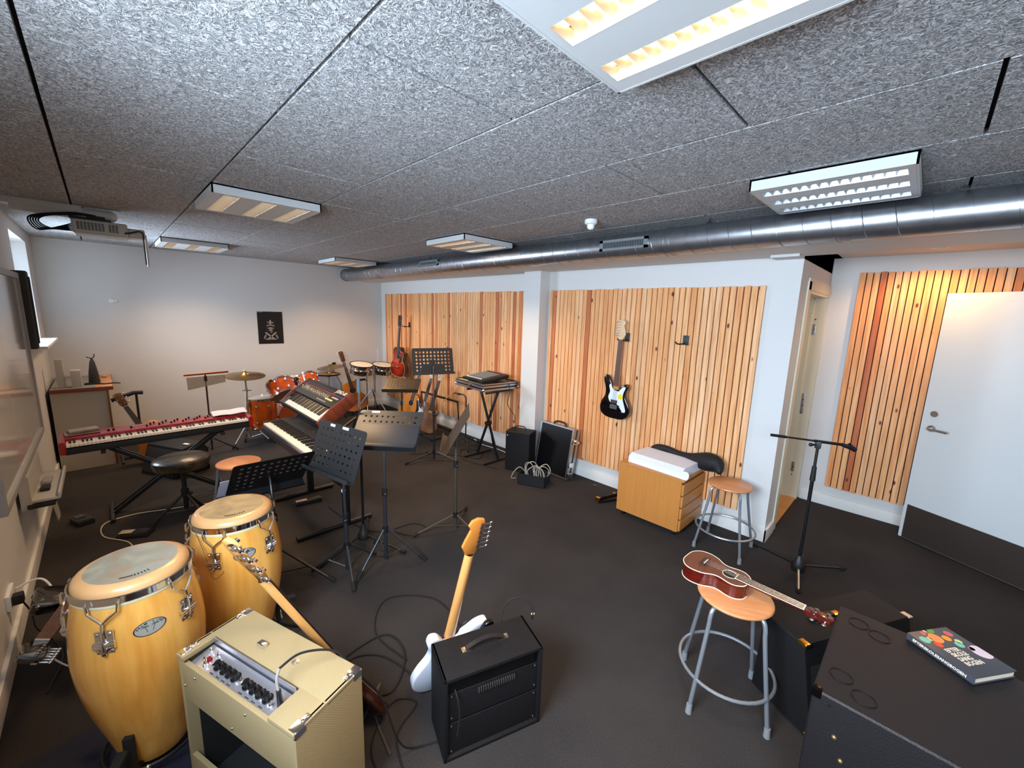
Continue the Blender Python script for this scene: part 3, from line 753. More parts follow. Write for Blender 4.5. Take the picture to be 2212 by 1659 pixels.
music_stand('music_stand', 'brownish low music stand near the timbales', (-5.10, 2.90), [(.30, -60), (.30, 60), (.30, 180)],
    (-5.13, 2.927, .745, 48, 26.5, 0, .49, .33), 10, 6, zh=.14, knob=.5, m=PLATEB, skip=lambda i, j: j < 1 or (j < 2 and 2 < i < 6), r=.0085)
music_stand('music_stand', 'slim music stand seen almost edge on before the slat wall', (-2.534, 1.919), [(.35, -113), (.24, 17), (.38, 128)],
    (-2.60, 1.99, .862, -38, 60, 0, .47, .36), 9, 6, zh=.14, knob=.59, m=mat('bronze_perforated_sheet', '#40382e', .4), r=.0085)
b = MB(); b.box((-.20, -.10, -.006), (.15, .21, .002)); o = b.build('sheet_music', mat('bluish_paper', '#c4cbe0', .8), M=Matrix.Translation((-2.855, .679, .735)) @ rotm(92, 135, -1.4)); tag(o, 'pale bluish sheet of paper behind the low music stand', 'sheet music')

# microphone stand with bell base joint and straight chrome shaft
t = thing('microphone_stand', 'straight chrome microphone stand with grey grip behind the synthesizer', 'microphone stand', (-2.84, 1.27, 0))
b = MB(); b.lathe([(.045, .055), (.046, .08), (.034, .105), (.02, .15), (.014, .17)], 20, cap0=True, cap1=True); b.build('hub', BLACKP, t)
tripod(t, [(.37, -76), (.37, 27), (.37, 150)], .085, .085, BLACK, .008)
b = MB(); b.cyl((0, 0, .15), (0, 0, 1.0), .010, n=12); b.build('lower_tube', BLACK, t)
b = MB(); b.cyl((0, 0, .98), (0, 0, 1.03), .015, n=12); b.build('clutch', BLACKP, t)
b = MB(); b.cyl((0, 0, 1.03), (0, 0, 1.26), .0075, n=12); b.build('upper_tube', CHROME, t)
b = MB(); b.cyl((0, 0, 1.20), (0, 0, 1.305), .0125, n=12); b.build('grip', mat('blue_grey_foam', '#5c6c7c', .7), t)
# boom microphone stand
t = thing('boom_microphone_stand', 'black boom microphone stand with empty clip before the open door', 'microphone stand', (-.41, 3.36, 0))
b = MB(); b.lathe([(.04, .05), (.045, .08), (.045, .10), (.03, .14), (.015, .165)], 20, cap0=True, cap1=True); b.build('hub', BLACKP, t)
for rr, an in ((.41, 147), (.43, 57.5), (.23, -77)):
    a = R(an); c, s = math.cos(a), math.sin(a)
    b = MB(); b.cyl((c * .03, s * .03, .085), (c * rr, s * rr, .014), .008, n=10); l = b.build('leg', BLACK if rr > .3 else SATIN, t)
    b = MB(); b.cyl((c * (rr - .05), s * (rr - .05), .02), (c * rr, s * rr, .014), .013, n=10); b.build('foot_cap', RUBBER, l)
b = MB(); b.cyl((0, 0, .16), (0, 0, .78), .0115, n=12); b.build('lower_tube', BLACK, t)
b = MB(); b.cyl((0, 0, .73), (0, 0, .83), .017, .014, n=12); b.build('clutch', BLACKP, t)
b = MB(); b.cyl((0, 0, .82), (0, 0, .99), .009, n=12); b.box((0, 0, .985), (.035, .03, .05), b=.008); b.cyl((0, 0, .985), (-.03, -.03, .985), .007, n=8); b.sph((-.035, -.035, .985), .013); b.build('boom_joint', BLACKP, t)
A_ = Vector((-.245, -.17, 1.03)); B_ = Vector((.115, .08, 1.0))
b = MB(); b.cyl(A_, B_, .0065, n=10); b.cyl(A_, A_ + (B_ - A_) * .22, .010, n=10); b.cyl(A_ + (B_ - A_) * .62, B_, .010, n=10); b.build('boom', BLACK, t)
b = MB(); d = (B_ - A_).normalized(); b.cyl(B_, B_ + d * .05 + Vector((0, 0, -.01)), .012, .017, n=12); b.cyl(B_ + d * .04, B_ + d * .085 + Vector((0, 0, -.025)), .019, .016, n=14, cap=False); b.build('microphone_clip', BLACKP, t)

# ================================================================== keyboards
def keys(t, nw, x0, kw, y0, depth, z, th=.02, start=0):
    b = MB()
    for i in range(nw): b.box((x0 + kw * (i + .5), y0 + depth / 2, z - th / 2), (kw - .0012, depth, th), b=.0012, seg=1)
    b.build('white_keys', IVORY, t)
    b = MB(); pat = [0, 1, 3, 4, 5]
    for i in range(nw - 1):
        if (i + start) % 7 in pat: b.box((x0 + kw * (i + 1), y0 + depth * .67, z + .005), (kw * .52, depth * .64, .012), b=.002, seg=1)
    b.build('black_keys', EBONY, t)
# red stage keyboard; local -y faces the player
t = thing('stage_keyboard', 'long red stage keyboard on the crossed stand', 'keyboard', (-4.69, .306, .62), R(92.3))
W_ = 1.29
b = MB()
b.box((0, .07, .075), (W_ - .03, .19, .05), b=.006); b.box((0, .07, .098), (W_ - .03, .188, .006), Matrix.Rotation(0, 4, 'X'), b=.002)
for s in (-1, 1): b.box((s * (W_ / 2 - .0175), 0, .055), (.035, .335, .10), b=.012, seg=3)
b.build('body', REDP, t)
b = MB(); b.box((0, 0, .025), (W_ - .06, .325, .05), b=.004); b.build('bottom_case', BLACKP, t)
keys(t, 52, -W_ / 2 + .037, (W_ - .074) / 52, -.158, .145, .078)
b = MB(); rr = random.Random(3)
for i in range(22):
    x = -.12 + i * .028; y = .03 + (i % 3) * .045
    b.cyl((x, y, .10), (x, y, .118), .0075, .006, n=10)
for x in (-.36, -.33, -.22): b.cyl((x, .05, .10), (x, .05, .118), .008, n=10)
b.build('knobs', EBONY, t)
b = MB(); b.sm = False
for x, w in ((-.16, .10), (.03, .06), (.2, .05), (.36, .05)): b.box((x, .085, .102), (w, .03, .003))
b.build('display', mat('grey_display', '#6f6a68', .25), t)
b = MB(); b.sm = False; b.box((0, 0, 0), (.20, .14, .010), Matrix.Rotation(R(3), 4, 'Z')); b.box((.01, .01, .016), (.17, .12, .014), Matrix.Rotation(R(8), 4, 'Z')); o = b.build('booklets', mat('worn_booklet', '#9c8c84', .6, var=(8, '#6e5048', .8)), loc=(-4.76, -.21, .731)); o.rotation_euler = (0, 0, R(92)); tag(o, 'worn booklets lying on the end of the red keyboard', 'booklet')
b = MB(); b.sm = False
g = [(-.13, 0), (-.06, .006), (.02, .002), (.1, .012), (.15, .01)]
vs = []; fs = []
for i, (u, z) in enumerate(g): vs += [(u, -.10, z), (u, .10, z + .006)]
for i in range(4): fs.append((2 * i, 2 * i + 2, 2 * i + 3, 2 * i + 1))
b.add(vs, fs); o = b.build('paper_sheet', mat('pinkish_paper', '#f0d4cc', .8), loc=(-4.80, .80, .735)); o.rotation_euler = (0, 0, R(86)); tag(o, 'pinkish white sheet curling on the red keyboard end', 'paper')
# crossed double-braced stand
t = thing('keyboard_stand', 'black double-braced crossed stand under the red keyboard', 'keyboard stand', (-4.69, .30, 0), R(90))
for s in (-1, 1):
    for dy in (-.035, .035):
        b = MB(); b.box((0, 0, 0), (1.02, .022, .03), Matrix.Translation((0, dy + s * .012, .315)) @ Matrix.Rotation(s * R(37), 4, 'Y'), b=.004); b.build('cross_bar', BLACK, t)
    b = MB(); b.cyl((s * .40, -.22, .018), (s * .40, .22, .018), .016, n=12); b.build('foot_bar', BLACK, t)
    b = MB(); b.box((s * .40, 0, .602), (.03, .36, .026), b=.006); b.build('top_bar', BLACKP, t)
b = MB(); b.cyl((0, -.08, .315), (0, .08, .315), .035, n=20); b.build('pivot', BLACKP, t)
# throne
t = thing('piano_stool', 'round black vinyl drum throne before the red keyboard', 'stool', (-4.13, .345, 0), R(30))
b = MB(); b.lathe([(.001, .475), (.17, .475), (.185, .49), (.192, .53), (.188, .552), (.165, .565), (.001, .572)], 40); b.build('seat', mat('creased_vinyl', '#14120f', .25, bump=(26, .8), var=(14, '#57492a', .55)), t)
b = MB(); b.cyl((0, 0, .12), (0, 0, .48), .018, n=14); b.cyl((0, 0, .23), (0, 0, .30), .028, n=14); b.cyl((0, 0, .265), (.06, 0, .265), .008, n=8); b.sph((.065, 0, .265), .015); b.build('post', BLACK, t)
tripod(t, [(.26, 0), (.26, 120), (.26, 240)], .24, .1, BLACK, .011)
# stage monitor wedge
t = thing('stage_monitor', 'black wedge-shaped stage monitor on the floor behind throne', 'loudspeaker', (-5.55, .42, 0), R(-62))
b = MB(); b.prism([(-.17, 0), (.19, 0), (.10, .30), (-.10, .33), (-.17, .24)], -.26, .26, Matrix.Rotation(PI / 2, 4, 'X'), b=.01); b.build('cabinet', VINYL, t)
b = MB(); M = Matrix.Translation((.148, 0, .15)) @ Matrix.Rotation(R(73), 4, 'Y'); b.box((0, 0, .003), (.26, .46, .008), M, b=.003); b.build('grille', mat('speaker_mesh', '#232220', .8), t)
b = MB(); b.box((.0, .18, .319), (.03, .07, .004), b=.001); b.build('badge', PAPER, t)

# synthesizer with wooden cheeks: plate fit c=(-4.0,1.335,.961) tilt 32
M = Matrix.Translation((-4.0, 1.335, .961)) @ rotm(-.8, 32.3)
t = thing('synthesizer', 'black synthesizer with wooden ends tilted above the black piano', 'synthesizer', M=M)
WD = mat('walnut_cheek', '#82391e', .35, var=(6, '#5c2412', .8, (1, 6, 1)))
b = MB(); b.box((0, .085, -.02), (1.02, .195, .04), b=.003); b.box((0, .0, -.06), (1.02, .36, .05), b=.003); b.box((0, -.178, -.03), (1.02, .012, .05)); b.build('case', mat('synth_black', '#1b1d1f', .4), t)
for s in (-1, 1):
    b = MB(); b.prism([(-.19, -.105), (.185, -.105), (.185, .008), (-.03, .008), (-.185, -.022)], -.011, .011, Matrix.Translation((s * .52, 0, 0)) @ Matrix.Rotation(PI / 2, 4, 'Z') @ Matrix.Rotation(PI / 2, 4, 'X'), b=.002); b.build('wooden_end', WD, t)
keys(t, 36, -.385, .0245, -.172, .145, -.012)
b = MB(); b.cyl((-.45, -.07, -.012), (-.45, -.07, .0), .014, n=12); b.box((-.45, -.13, -.03), (.10, .10, .03)); b.build('bender_panel', mat('synth_black', '#1b1d1f', .4), t)
b = MB(); b.sm = False; b.box((0, .14, .0012), (1.0, .003, .001)); b.box((-.06, .112, .0012), (.88, .010, .001)); b.build('red_stripe', mat('red_stripe', '#8a3030', .5), t)
b = MB(); b.sm = False; b.box((.41, .112, .0015), (.17, .011, .001)); b.build('blue_stripe', mat('blue_stripe', '#30408c', .5), t)
b = MB(); b.text('JUNO-60', .055, Matrix.Translation((.37, .158, .0012)), .0006, bold=.0006); b.build('lettering', mat('cream_lettering', '#e8dcc0', .5), t)
b = MB()
for i, x in enumerate((-.44, -.30, -.18)): b.box((x, .075, .005), (.016, .012, .010), b=.002, seg=1)
for i in range(22): b.box((-.40 + i * .031, .07, .0012), (.0025, .05, .0012)); b.box((-.40 + i * .031, .055 + .03 * ((i * 7) % 5) / 5, .005), (.012, .006, .010))
b.build('slider', mat('cream_button', '#d8c8a0', .4), t)
b = MB()
for i in range(8): b.box((.255 + i * .0195, .045, .005), (.016, .016, .008), b=.002, seg=1)
b.build('button_row', mat('yellow_button', '#e4cc74', .4), t)
b = MB()
for i in range(4): b.box((.34 + i * .036, .08, .005), (.026, .014, .008), b=.002, seg=1)
b.build('function_buttons', mat('peach_button', '#dca888', .4), t)
b = MB(); b.sm = False; b.box((.2, .012, .001), (.22, .006, .001)); b.box((-.35, .095, .001), (.14, .004, .001)); b.build('panel_print', mat('pale_print', '#b8b4ac', .5), t)
# black stage piano beneath
M = Matrix.Translation((-3.47, 1.095, .775)) @ rotm(.9, 0)
t = thing('stage_piano', 'black stage piano below the wooden-ended synthesizer', 'keyboard', M=M)
b = MB(); b.box((0, .075, -.035), (1.16, .19, .10), b=.006); b.box((0, -.01, -.062), (1.16, .33, .055), b=.006)
for s in (-1, 1): b.box((s * .565, -.075, -.02), (.03, .18, .055), b=.006)
b.build('case', BLACKP, t)
keys(t, 46, -.545, .0237, -.165, .145, .0)
b = MB(); b.sm = False; b.box((0, -.169, -.02), (1.09, .004, .02)); b.build('key_slip', SATIN, t)
b = MB(); b.sm = False; b.box((-.38, .07, .016), (.14, .06, .002)); b.box((-.2, .09, .016), (.12, .004, .002)); b.box((.05, .045, .016), (.05, .012, .004)); b.build('panel_print', mat('dark_panel_print', '#303234', .3), t)
# two-tier keyboard stand holding both
t = thing('keyboard_stand', 'black two-tier stand carrying synthesizer and stage piano', 'keyboard stand', (-3.62, 1.20, 0))
for s in (-1, 1):
    b = MB(); b.box((s * .42, .09, .37), (.05, .05, .70), b=.006); b.build('upright', BLACK, t)
    b = MB(); b.cyl((s * .42, -.30, .022), (s * .42, .30, .022), .022, n=12); b.build('foot_bar', BLACK, t)
    b = MB(); b.tube([(s * .42, .09, .675), (s * .42, -.26, .675)], .014, 8); b.build('lower_arm', BLACK, t)
    b = MB(); b.tube([(s * .42, .09, .70), (s * .42, .18, .85), (s * .42, .20, .915), (s * .42, -.05, .765)], .012, 8); b.build('upper_arm', BLACK, t)
b = MB(); b.box((0, .09, .35), (.82, .03, .05), b=.004); b.build('cross_beam', BLACK, t)
b = MB(); b.cyl((.445, .06, .33), (.455, .06, .33), .017, n=14); b.build('round_sticker', PAPER, t)

# sound mixer in its road case on a crossed stand
t = thing('mixer_stand', 'black crossed stand under the mixer case', 'stand', (-3.665, 3.27, 0), R(0))
for s in (-1, 1):
    b = MB(); b.box((0, 0, 0), (.92, .02, .028), Matrix.Translation((0, s * .014, .45)) @ Matrix.Rotation(s * R(67), 4, 'Y'), b=.004); b.build('cross_bar', BLACK, t)
    b = MB(); b.cyl((s * .18, -.22, .016), (s * .18, .21, .016), .013, n=10); b.build('foot_bar', BLACK, t)
    b = MB(); b.cyl((s * .17, -.20, .875), (s * .17, .20, .875), .014, n=10); b.build('top_bar', BLACKP, t)
b = MB(); b.cyl((0, -.04, .45), (0, .04, .45), .026, n=16); b.build('pivot', BLACKP, t)
t = thing('mixer_case', 'open aluminium-edged road case tray carrying the sound mixer', 'flight case', (-4.119, 3.10, .893), R(-6))
b = MB(); b.sm = False; b.box((.31, .27, .04), (.60, .52, .07)); b.build('tray', EBONY, t)
b = MB()
for z in (.01, .05, .078):
    for y in (.005, .535): b.box((.31, y, z), (.62, .010, .022 if z != .078 else .012), b=.001, seg=1)
    for x in (.005, .615): b.box((x, .27, z), (.010, .53, .022 if z != .078 else .012), b=.001, seg=1)
b.build('edge_trim', SATIN, t)
b = MB()
for x in (.01, .61):
    for y in (.01, .53): b.sph((x, y, .015), .018)
b.box((.36, -.002, .045), (.08, .008, .045), b=.002); b.build('case_hardware', CHROME, t)
t = thing('sound_mixer', 'compact black sound mixer with rows of knobs in its case', 'mixer', (-3.83, 3.36, .985), R(-6))
M = Matrix.Rotation(R(7), 4, 'X')
b = MB(); b.box((0, 0, .012), (.44, .40, .04), M, b=.005); b.build('case', BLACKP, t)
b = MB()
for i in range(13):
    for j in range(9): b.cyl((-.19 + i * .026, -.10 + j * .028, .032), (-.19 + i * .026, -.10 + j * .028, .045), .0055, n=8, M=M)
b.build('knobs', mat('pale_knob', '#9a9e98', .4), t)
b = MB()
for i in range(13): b.box((-.19 + i * .026, -.15, .036), (.010, .02, .012), M)
b.build('fader', WHITE, t)
b = MB()
for j in range(9): b.cyl((.16, -.10 + j * .03, .03), (.16, -.10 + j * .03, .046), .007, n=8, M=M)
b.build('jack_plugs', CHROME, t)
b = MB(); b.sm = False; b.box((.10, -.198, .03), (.2, .004, .001), M)
b.box((0, .19, .034), (.40, .012, .002), M); b.build('red_line', mat('mixer_red', '#8a2434', .5), t)
b = MB(); b.box((0, 0, 0), (.17, .035, .003)); o = b.build('tape_label', mat('fluorescent_tape', '#d4e430', .5), loc=(-3.97, 3.115, .972)); o.rotation_euler = (0, 0, R(-6)); tag(o, 'fluorescent yellow tape on the road case edge', 'tape')
cable('audio_cable', [(-3.60, 3.40, 1.0), (-3.52, 3.28, .96), (-3.50, 3.18, .90), (-3.53, 3.2, .6), (-3.58, 3.25, .3), (-3.5, 3.3, .01), (-3.3, 3.36, .008)], .004, RUBBER, 'thin black cable dropping straight from the mixer case')
cable('audio_cable', [(-3.57, 3.46, 1.0), (-3.47, 3.42, .96), (-3.42, 3.38, .85), (-3.46, 3.40, .7), (-3.36, 3.42, .58), (-3.34, 3.40, .50), (-3.30, 3.34, .55)], .0045, RUBBER, 'black cable swinging from mixer down to the small combo handle')
# ================================================================== guitars (neck along +Y, face +Z, body tail at y=0)
def guitar(name, label, M, body, L, ylow, yjoint, th, topm, sidem, neckm, fretm, headm, nut, nw=(.056, .043), hole=None, kind='acoustic', pick=None, binding=None, head=None, tuners=6, tm=CHROME, group=None, hardware=True, nfret=20, mirror=1, back_neck=None):
    """body: outline points; L total length"""
    t = thing(name, label, 'guitar' if kind != 'ukulele' else 'ukulele', M=M, group=group)
    b = MB(); b.mi = 0
    ol = smooth_closed(body, 4)
    if kind == 'electric': b.prism(ol, 0, th, b=.008); b.build('body', sidem, t, ang=50)
    else:
        b.prism(ol, 0.001, th - .001); b.build('body', sidem, t, ang=50)
        ctr = Vector((0, sum(p[1] for p in ol) / len(ol)))
        q = MB(); q.prism([(ctr.x + (p[0] - ctr.x) * .995, ctr.y + (p[1] - ctr.y) * .995) for p in ol], th - .001, th + .001); q.build('soundboard', topm, t)
        if binding:
            q = MB()
            for z in (.001, th): q.tube([(x, y, z) for x, y in ol], .0022, 6, closed=True)
            q.build('binding', binding, t)
    if hole:
        hy, hr = hole
        q = MB(); q.cyl((0, hy, th + .0008), (0, hy, th + .0016), hr, n=28); q.build('sound_hole', EBONY, t)
        q = MB(); q.tube([(math.cos(a) * (hr + .004), hy + math.sin(a) * (hr + .004), th + .001) for a in [2 * PI * i / 28 for i in range(28)]], .0015, 5, closed=True); q.build('rosette', binding or IVORY, t)
    zf = th + .004
    # neck
    q = MB(); n = 10; rings = 6; vs = []; fs = []
    for i in range(rings + 1):
        y = yjoint + (nut - yjoint) * i / rings; w = (nw[0] + (nw[1] - nw[0]) * i / rings) / 2; d = .022 if kind != 'ukulele' else .016
        for k in range(n + 1): a = PI * k / n; vs.append((w * math.cos(a), y, zf - d * math.sin(a)))
    for i in range(rings):
        for k in range(n): fs.append((i * (n + 1) + k, i * (n + 1) + k + 1, (i + 1) * (n + 1) + k + 1, (i + 1) * (n + 1) + k))
        fs.append((i * (n + 1) + n, i * (n + 1), (i + 1) * (n + 1), (i + 1) * (n + 1) + n))
    q.add(vs, fs)
    if kind != 'electric': q.box((0, yjoint - .008, th / 2 + .004), (nw[0] * .8, .03, th * .9), b=.008)
    q.build('neck', back_neck or neckm, t)
    yf = ylow
    q = MB(); q.prism([(-nw[0] / 2 - .001, yf), (nw[0] / 2 + .001, yf), (nw[1] / 2, nut), (-nw[1] / 2, nut)], zf - .001, zf + .004)
    fb = q.build('fretboard', fretm, t)
    q = MB(); sc = nut - (ylow - .06 if kind == 'electric' else ylow * .45)
    for k in range(1, nfret):
        y = nut - sc * (1 - 2 ** (-k / 12)); w = nw[1] + (nw[0] - nw[1]) * (nut - y) / (nut - yf)
        if y > yf: q.box((0, y, zf + .0040), (w - .002, .0011, .0012))
    q.build('frets', mat('dull_fret_wire', '#8a8478', .4, .9), fb)
    q = MB(); q.box((0, nut, zf + .003), (nw[1], .004, .007)); q.build('nut', IVORY, t)
    # headstock
    q = MB(); hd = head or [(-.021, nut), (-.036, nut + .03), (-.036, L - .01), (0, L), (.036, L - .01), (.036, nut + .03), (.021, nut)]
    q.prism(hd, zf - .012, zf + .003, b=.003); h = q.build('headstock', headm, t)
    q = MB()
    if tuners < 0:     # all on one side
        m = -tuners; w = max(p[0] for p in hd); x0 = min(p[0] for p in hd)
        for k in range(m):
            y = nut + .035 + (L - nut - .06) * k / (m - 1); x = x0 + .004 + .004 * k / m
            big = 1.7 if m == 4 else 1
            q.cyl((x + .016 * big, y, zf - .006), (x + .016 * big, y, zf + .014), .005 * big, n=10)
            q.box((x + .012, y, zf - .017), (.018 * big, .017 * big, .011), b=.003); q.cyl((x + .0, y, zf - .017), (x - .026, y, zf - .017), .003 * big, n=6); q.sph((x - .03, y, zf - .017), .009 * big, s=(.8, 1, .5))
    else:
        for s in (-1, 1):
            for k in range(tuners // 2):
                y = nut + .035 + (L - nut - .06) * k / max(1, (tuners // 2 - 1)); hx = .033 if kind != 'ukulele' else .024
                q.cyl((s * hx * .65, y, zf), (s * hx * .65, y, zf + .012), .004, n=8); q.cyl((s * hx, y, zf - .008), (s * (hx + .016), y, zf - .008), .0025, n=6); q.sph((s * (hx + .021), y, zf - .008), .008, s=(.8, 1, .5))
                q.box((s * hx * .8, y, zf - .015), (.014, .016, .006))
    q.build('tuners', tm, h)
    # bridge, strings
    by = ylow * .42 if kind != 'electric' else ylow - .22
    if kind == 'ukulele': by = ylow * .36
    if hardware:
        q = MB(); q.box((0, by, th + .005), (.15 if kind == 'acoustic' else .075, .026 if kind != 'electric' else .035, .009), b=.002); q.build('bridge', ROSEW if kind != 'electric' else tm, t)
        q = MB(); q.box((0, by + .008, th + .011), (.075 if kind != 'ukulele' else .045, .003, .004)); q.build('saddle', IVORY, t)
    ns = 4 if kind == 'ukulele' or abs(tuners) == 4 else 6
    q = MB()
    for k in range(ns):
        u = (k / (ns - 1) - .5)
        q.cyl((u * nw[0] * .8, by, th + .012), (u * nw[1] * .8, nut, zf + .007), .0006, n=4)
    q.build('strings', SATIN, t)
    return t, zf
ACO = [(0, 0), (.10, .008), (.17, .05), (.195, .12), (.18, .20), (.135, .265), (.125, .31), (.14, .38), (.135, .44), (.095, .485), (.03, .497), (-.03, .497), (-.095, .485), (-.135, .44), (-.14, .38), (-.125, .31), (-.135, .265), (-.18, .20), (-.195, .12), (-.17, .05), (-.10, .008)]
ACOCUT = [(0, 0), (.10, .008), (.17, .05), (.195, .12), (.18, .20), (.135, .265), (.125, .31), (.14, .38), (.125, .42), (.075, .43), (.04, .45), (.03, .48), (-.03, .497), (-.095, .485), (-.135, .44), (-.14, .38), (-.125, .31), (-.135, .265), (-.18, .20), (-.195, .12), (-.17, .05), (-.10, .008)]
# strat-like outline, upper horn on -x, lower horn on +x (seen from the face)
STRAT = [(0, 0), (.09, .008), (.15, .05), (.165, .11), (.145, .17), (.112, .225), (.105, .275), (.125, .33), (.115, .365), (.08, .36), (.05, .325), (.030, .30), (-.030, .30), (-.045, .33), (-.07, .385), (-.105, .43), (-.14, .425), (-.145, .38), (-.125, .32), (-.115, .27), (-.12, .22), (-.15, .165), (-.165, .10), (-.145, .04), (-.08, .005)]
SHEAD = [(-.022, 0), (-.036, .03), (-.040, .09), (-.040, .155), (-.030, .18), (.0, .188), (.026, .178), (.036, .155), (.022, .13), (.038, .08), (.046, .045), (.022, 0)]
def from_dir(tail, tip, face):
    y = (Vector(tip) - Vector(tail)).normalized(); z = Vector(face); z = (z - y * z.dot(y)).normalized(); x = y.cross(z)
    M = Matrix((x, y, z)).transposed().to_4x4(); M.translation = Vector(tail); return M

# sunburst acoustic hanging on the slat panel
SB = sunburst_material(); DKN = mat('dark_neck', '#2a1410', .4)
t, zf = guitar('acoustic_guitar', 'red sunburst acoustic guitar with cutaway hanging on slat wall', from_dir((-6.22, 3.55, .685), (-6.13, 3.575, 1.73), (.12, -1, .03)), ACOCUT, 1.03, .38, .43, .10, SB, mat('dark_red_side', '#360a06', .2, coat=.5), DKN, ROSEW, DKN, .84, hole=(.345, .048), binding=mat('cream_binding', '#c8b890', .4), tm=SATIN)
b = MB(); b.prism(smooth_closed([(.03, .24), (.08, .25), (.10, .30), (.075, .36), (.052, .345), (.05, .30)], 3), .101, .1025); b.build('pickguard', EBONY, t)
# black electric on the wall
BLKG = mat('gloss_black_lacquer', '#08080a', .12, coat=.8)
t, zf = guitar('electric_guitar', 'black electric guitar with white pickguard hanging on slat wall', from_dir((-2.105, 3.60, .785), (-2.075, 3.60, 1.765), (.02, -1, 0)), STRAT, .985, .335, .30, .042, BLKG, BLKG, MAPLE, mat('rosewood_light', '#6a4636', .45), mat('pale_maple', '#e0bc92', .35), .80, kind='electric', head=[(x, y + .80) for x, y in SHEAD], tuners=-6, hardware=False)
b = MB(); b.prism(smooth_closed([(-.03, .30), (-.055, .345), (-.075, .33), (-.06, .27), (-.075, .215), (-.05, .165), (-.02, .16), (.02, .16), (.055, .13), (.10, .085), (.125, .10), (.105, .16), (.085, .215), (.085, .27), (.105, .335), (.08, .335), (.05, .305), (.03, .285)], 3), .042, .0442)
b.build('pickguard', mat('white_pickguard', '#dfe6ea', .25), t)
b = MB(); b.cyl((.058, .235, .0442), (.058, .235, .0452), .027, n=28); b.build('round_sticker', mat('yellow_sticker', '#e6d21e', .4), t)
b = MB(); b.sm = False; b.box((-.004, .178, .048), (.072, .032, .006)); b.build('pickup', CHROME, t)
b = MB(); b.sm = False; b.box((-.004, .13, .05), (.078, .03, .008)); b.box((-.004, .108, .05), (.078, .012, .008)); b.build('bridge', SATIN, t)
b = MB()
for x, y in ((.055, .14), (.09, .085)): b.cyl((x, y, .044), (x, y, .058), .009, n=14)
b.build('volume_knob', CHROME, t)
def wall_hook(x, z, label, y=3.679):
    t = thing('guitar_hanger', label, 'wall hook', (x, y, z))
    b = MB(); b.box((0, -.006, 0), (.05, .012, .085), b=.004); b.build('plate', mat('hook_plate', '#2c3436', .5), t)
    b = MB(); b.tube([(0, -.01, -.02), (0, -.05, -.03), (-.03, -.075, -.035), (-.04, -.10, -.03), (-.042, -.12, -.015)], .006, 8); b.tube([(0, -.05, -.03), (.03, -.075, -.035), (.04, -.10, -.03), (.042, -.12, -.015)], .006, 8); b.build('yoke', BLACKP, t)
wall_hook(-1.50, 1.61, 'empty black guitar hook on the slat panel')
wall_hook(-2.078, 1.60, 'black hook holding up the black electric guitar')
wall_hook(-6.165, 1.555, 'black hook holding up the sunburst acoustic guitar')

# ukulele lying on the stool
UKE = [(0, 0), (.05, .004), (.088, .03), (.1, .07), (.09, .115), (.066, .15), (.06, .18), (.07, .22), (.068, .25), (.045, .278), (.015, .285), (-.015, .285), (-.045, .278), (-.068, .25), (-.07, .22), (-.06, .18), (-.066, .15), (-.09, .115), (-.1, .07), (-.088, .03), (-.05, .004)]
M = Matrix.Translation((-.695, 1.995, .5515)) @ Matrix.Rotation(R(-93), 4, 'Z')
t, zf = guitar('ukulele', 'mahogany ukulele with white binding lying across the stool', M, UKE, .60, .235, .285, .066, MAHOG, MAHOGSIDE, MAHOGSIDE, ROSEW, MAHOGSIDE, .50, nw=(.046, .036), hole=(.205, .028), kind='ukulele', binding=mat('ivory_binding', '#ece2c4', .35), tuners=4, head=[(-.018, .50), (-.028, .52), (-.026, .59), (0, .60), (.026, .59), (.028, .52), (.018, .50)], nfret=16)
b = MB()
for s in (-1, 1): b.tube([(s * .023, .235, .0725), (s * .018, .50, .0725)], .0018, 6)
b.box((0, .235, .0725), (.046, .003, .004)); b.build('neck_binding', mat('ivory_binding', '#ece2c4', .35), t)
WG = from_dir((-1.415, 1.00, .0), (-1.155, 1.01, .945), (-.93, .22, .25))
WSTRAT = [(x, y) if not (x < -.06 and y > .31) else {.385: (-.07, .345), .43: (-.115, .372), .425: (-.165, .372), .38: (-.172, .335), .32: (-.135, .30)}[y] for x, y in STRAT]
# white electric leaning on the black combo, its back to the room
WHT = mat('pale_blue_white_lacquer', '#dfe3ee', .18, coat=.6)
t, zf = guitar('electric_guitar', 'white electric guitar with maple neck leaning against the black combo', WG, WSTRAT, .985, .335, .30, .042, WHT, WHT, MAPLE, ROSEW, mat('amber_maple', '#b8702c', .3, coat=.4), .80, kind='electric', head=[(x, y + .80) for x, y in SHEAD], tuners=-6, hardware=False)
b = MB(); b.prism(smooth_closed([(-.03, .30), (-.06, .36), (-.09, .35), (-.06, .27), (-.075, .2), (0, .15), (.08, .09), (.12, .10), (.10, .2), (.105, .335), (.05, .305)], 3), .042, .0442); b.build('pickguard', EBONY, t)
b = MB(); b.box((.0, .315, -.004), (.05, .06, .008), b=.003); b.build('heel_plate', CHROME, t)
# guitar strap end hanging over the horn
t = thing('strap_end', 'black leather strap end on the white guitar horn', 'strap', M=WG @ Matrix.Translation((-.165, .29, -.022)) )
b = MB(); b.prism(smooth_closed([(-.03, 0), (.03, 0), (.034, .05), (.022, .09), (0, .10), (-.022, .09), (-.034, .05)], 3), 0, .022, b=.004); b.build('leather', mat('black_leather', '#0d0c0c', .3), t)
b = MB(); b.cyl((0, .078, .02), (0, .078, .027), .009, n=14); b.build('strap_button', CHROME, t)
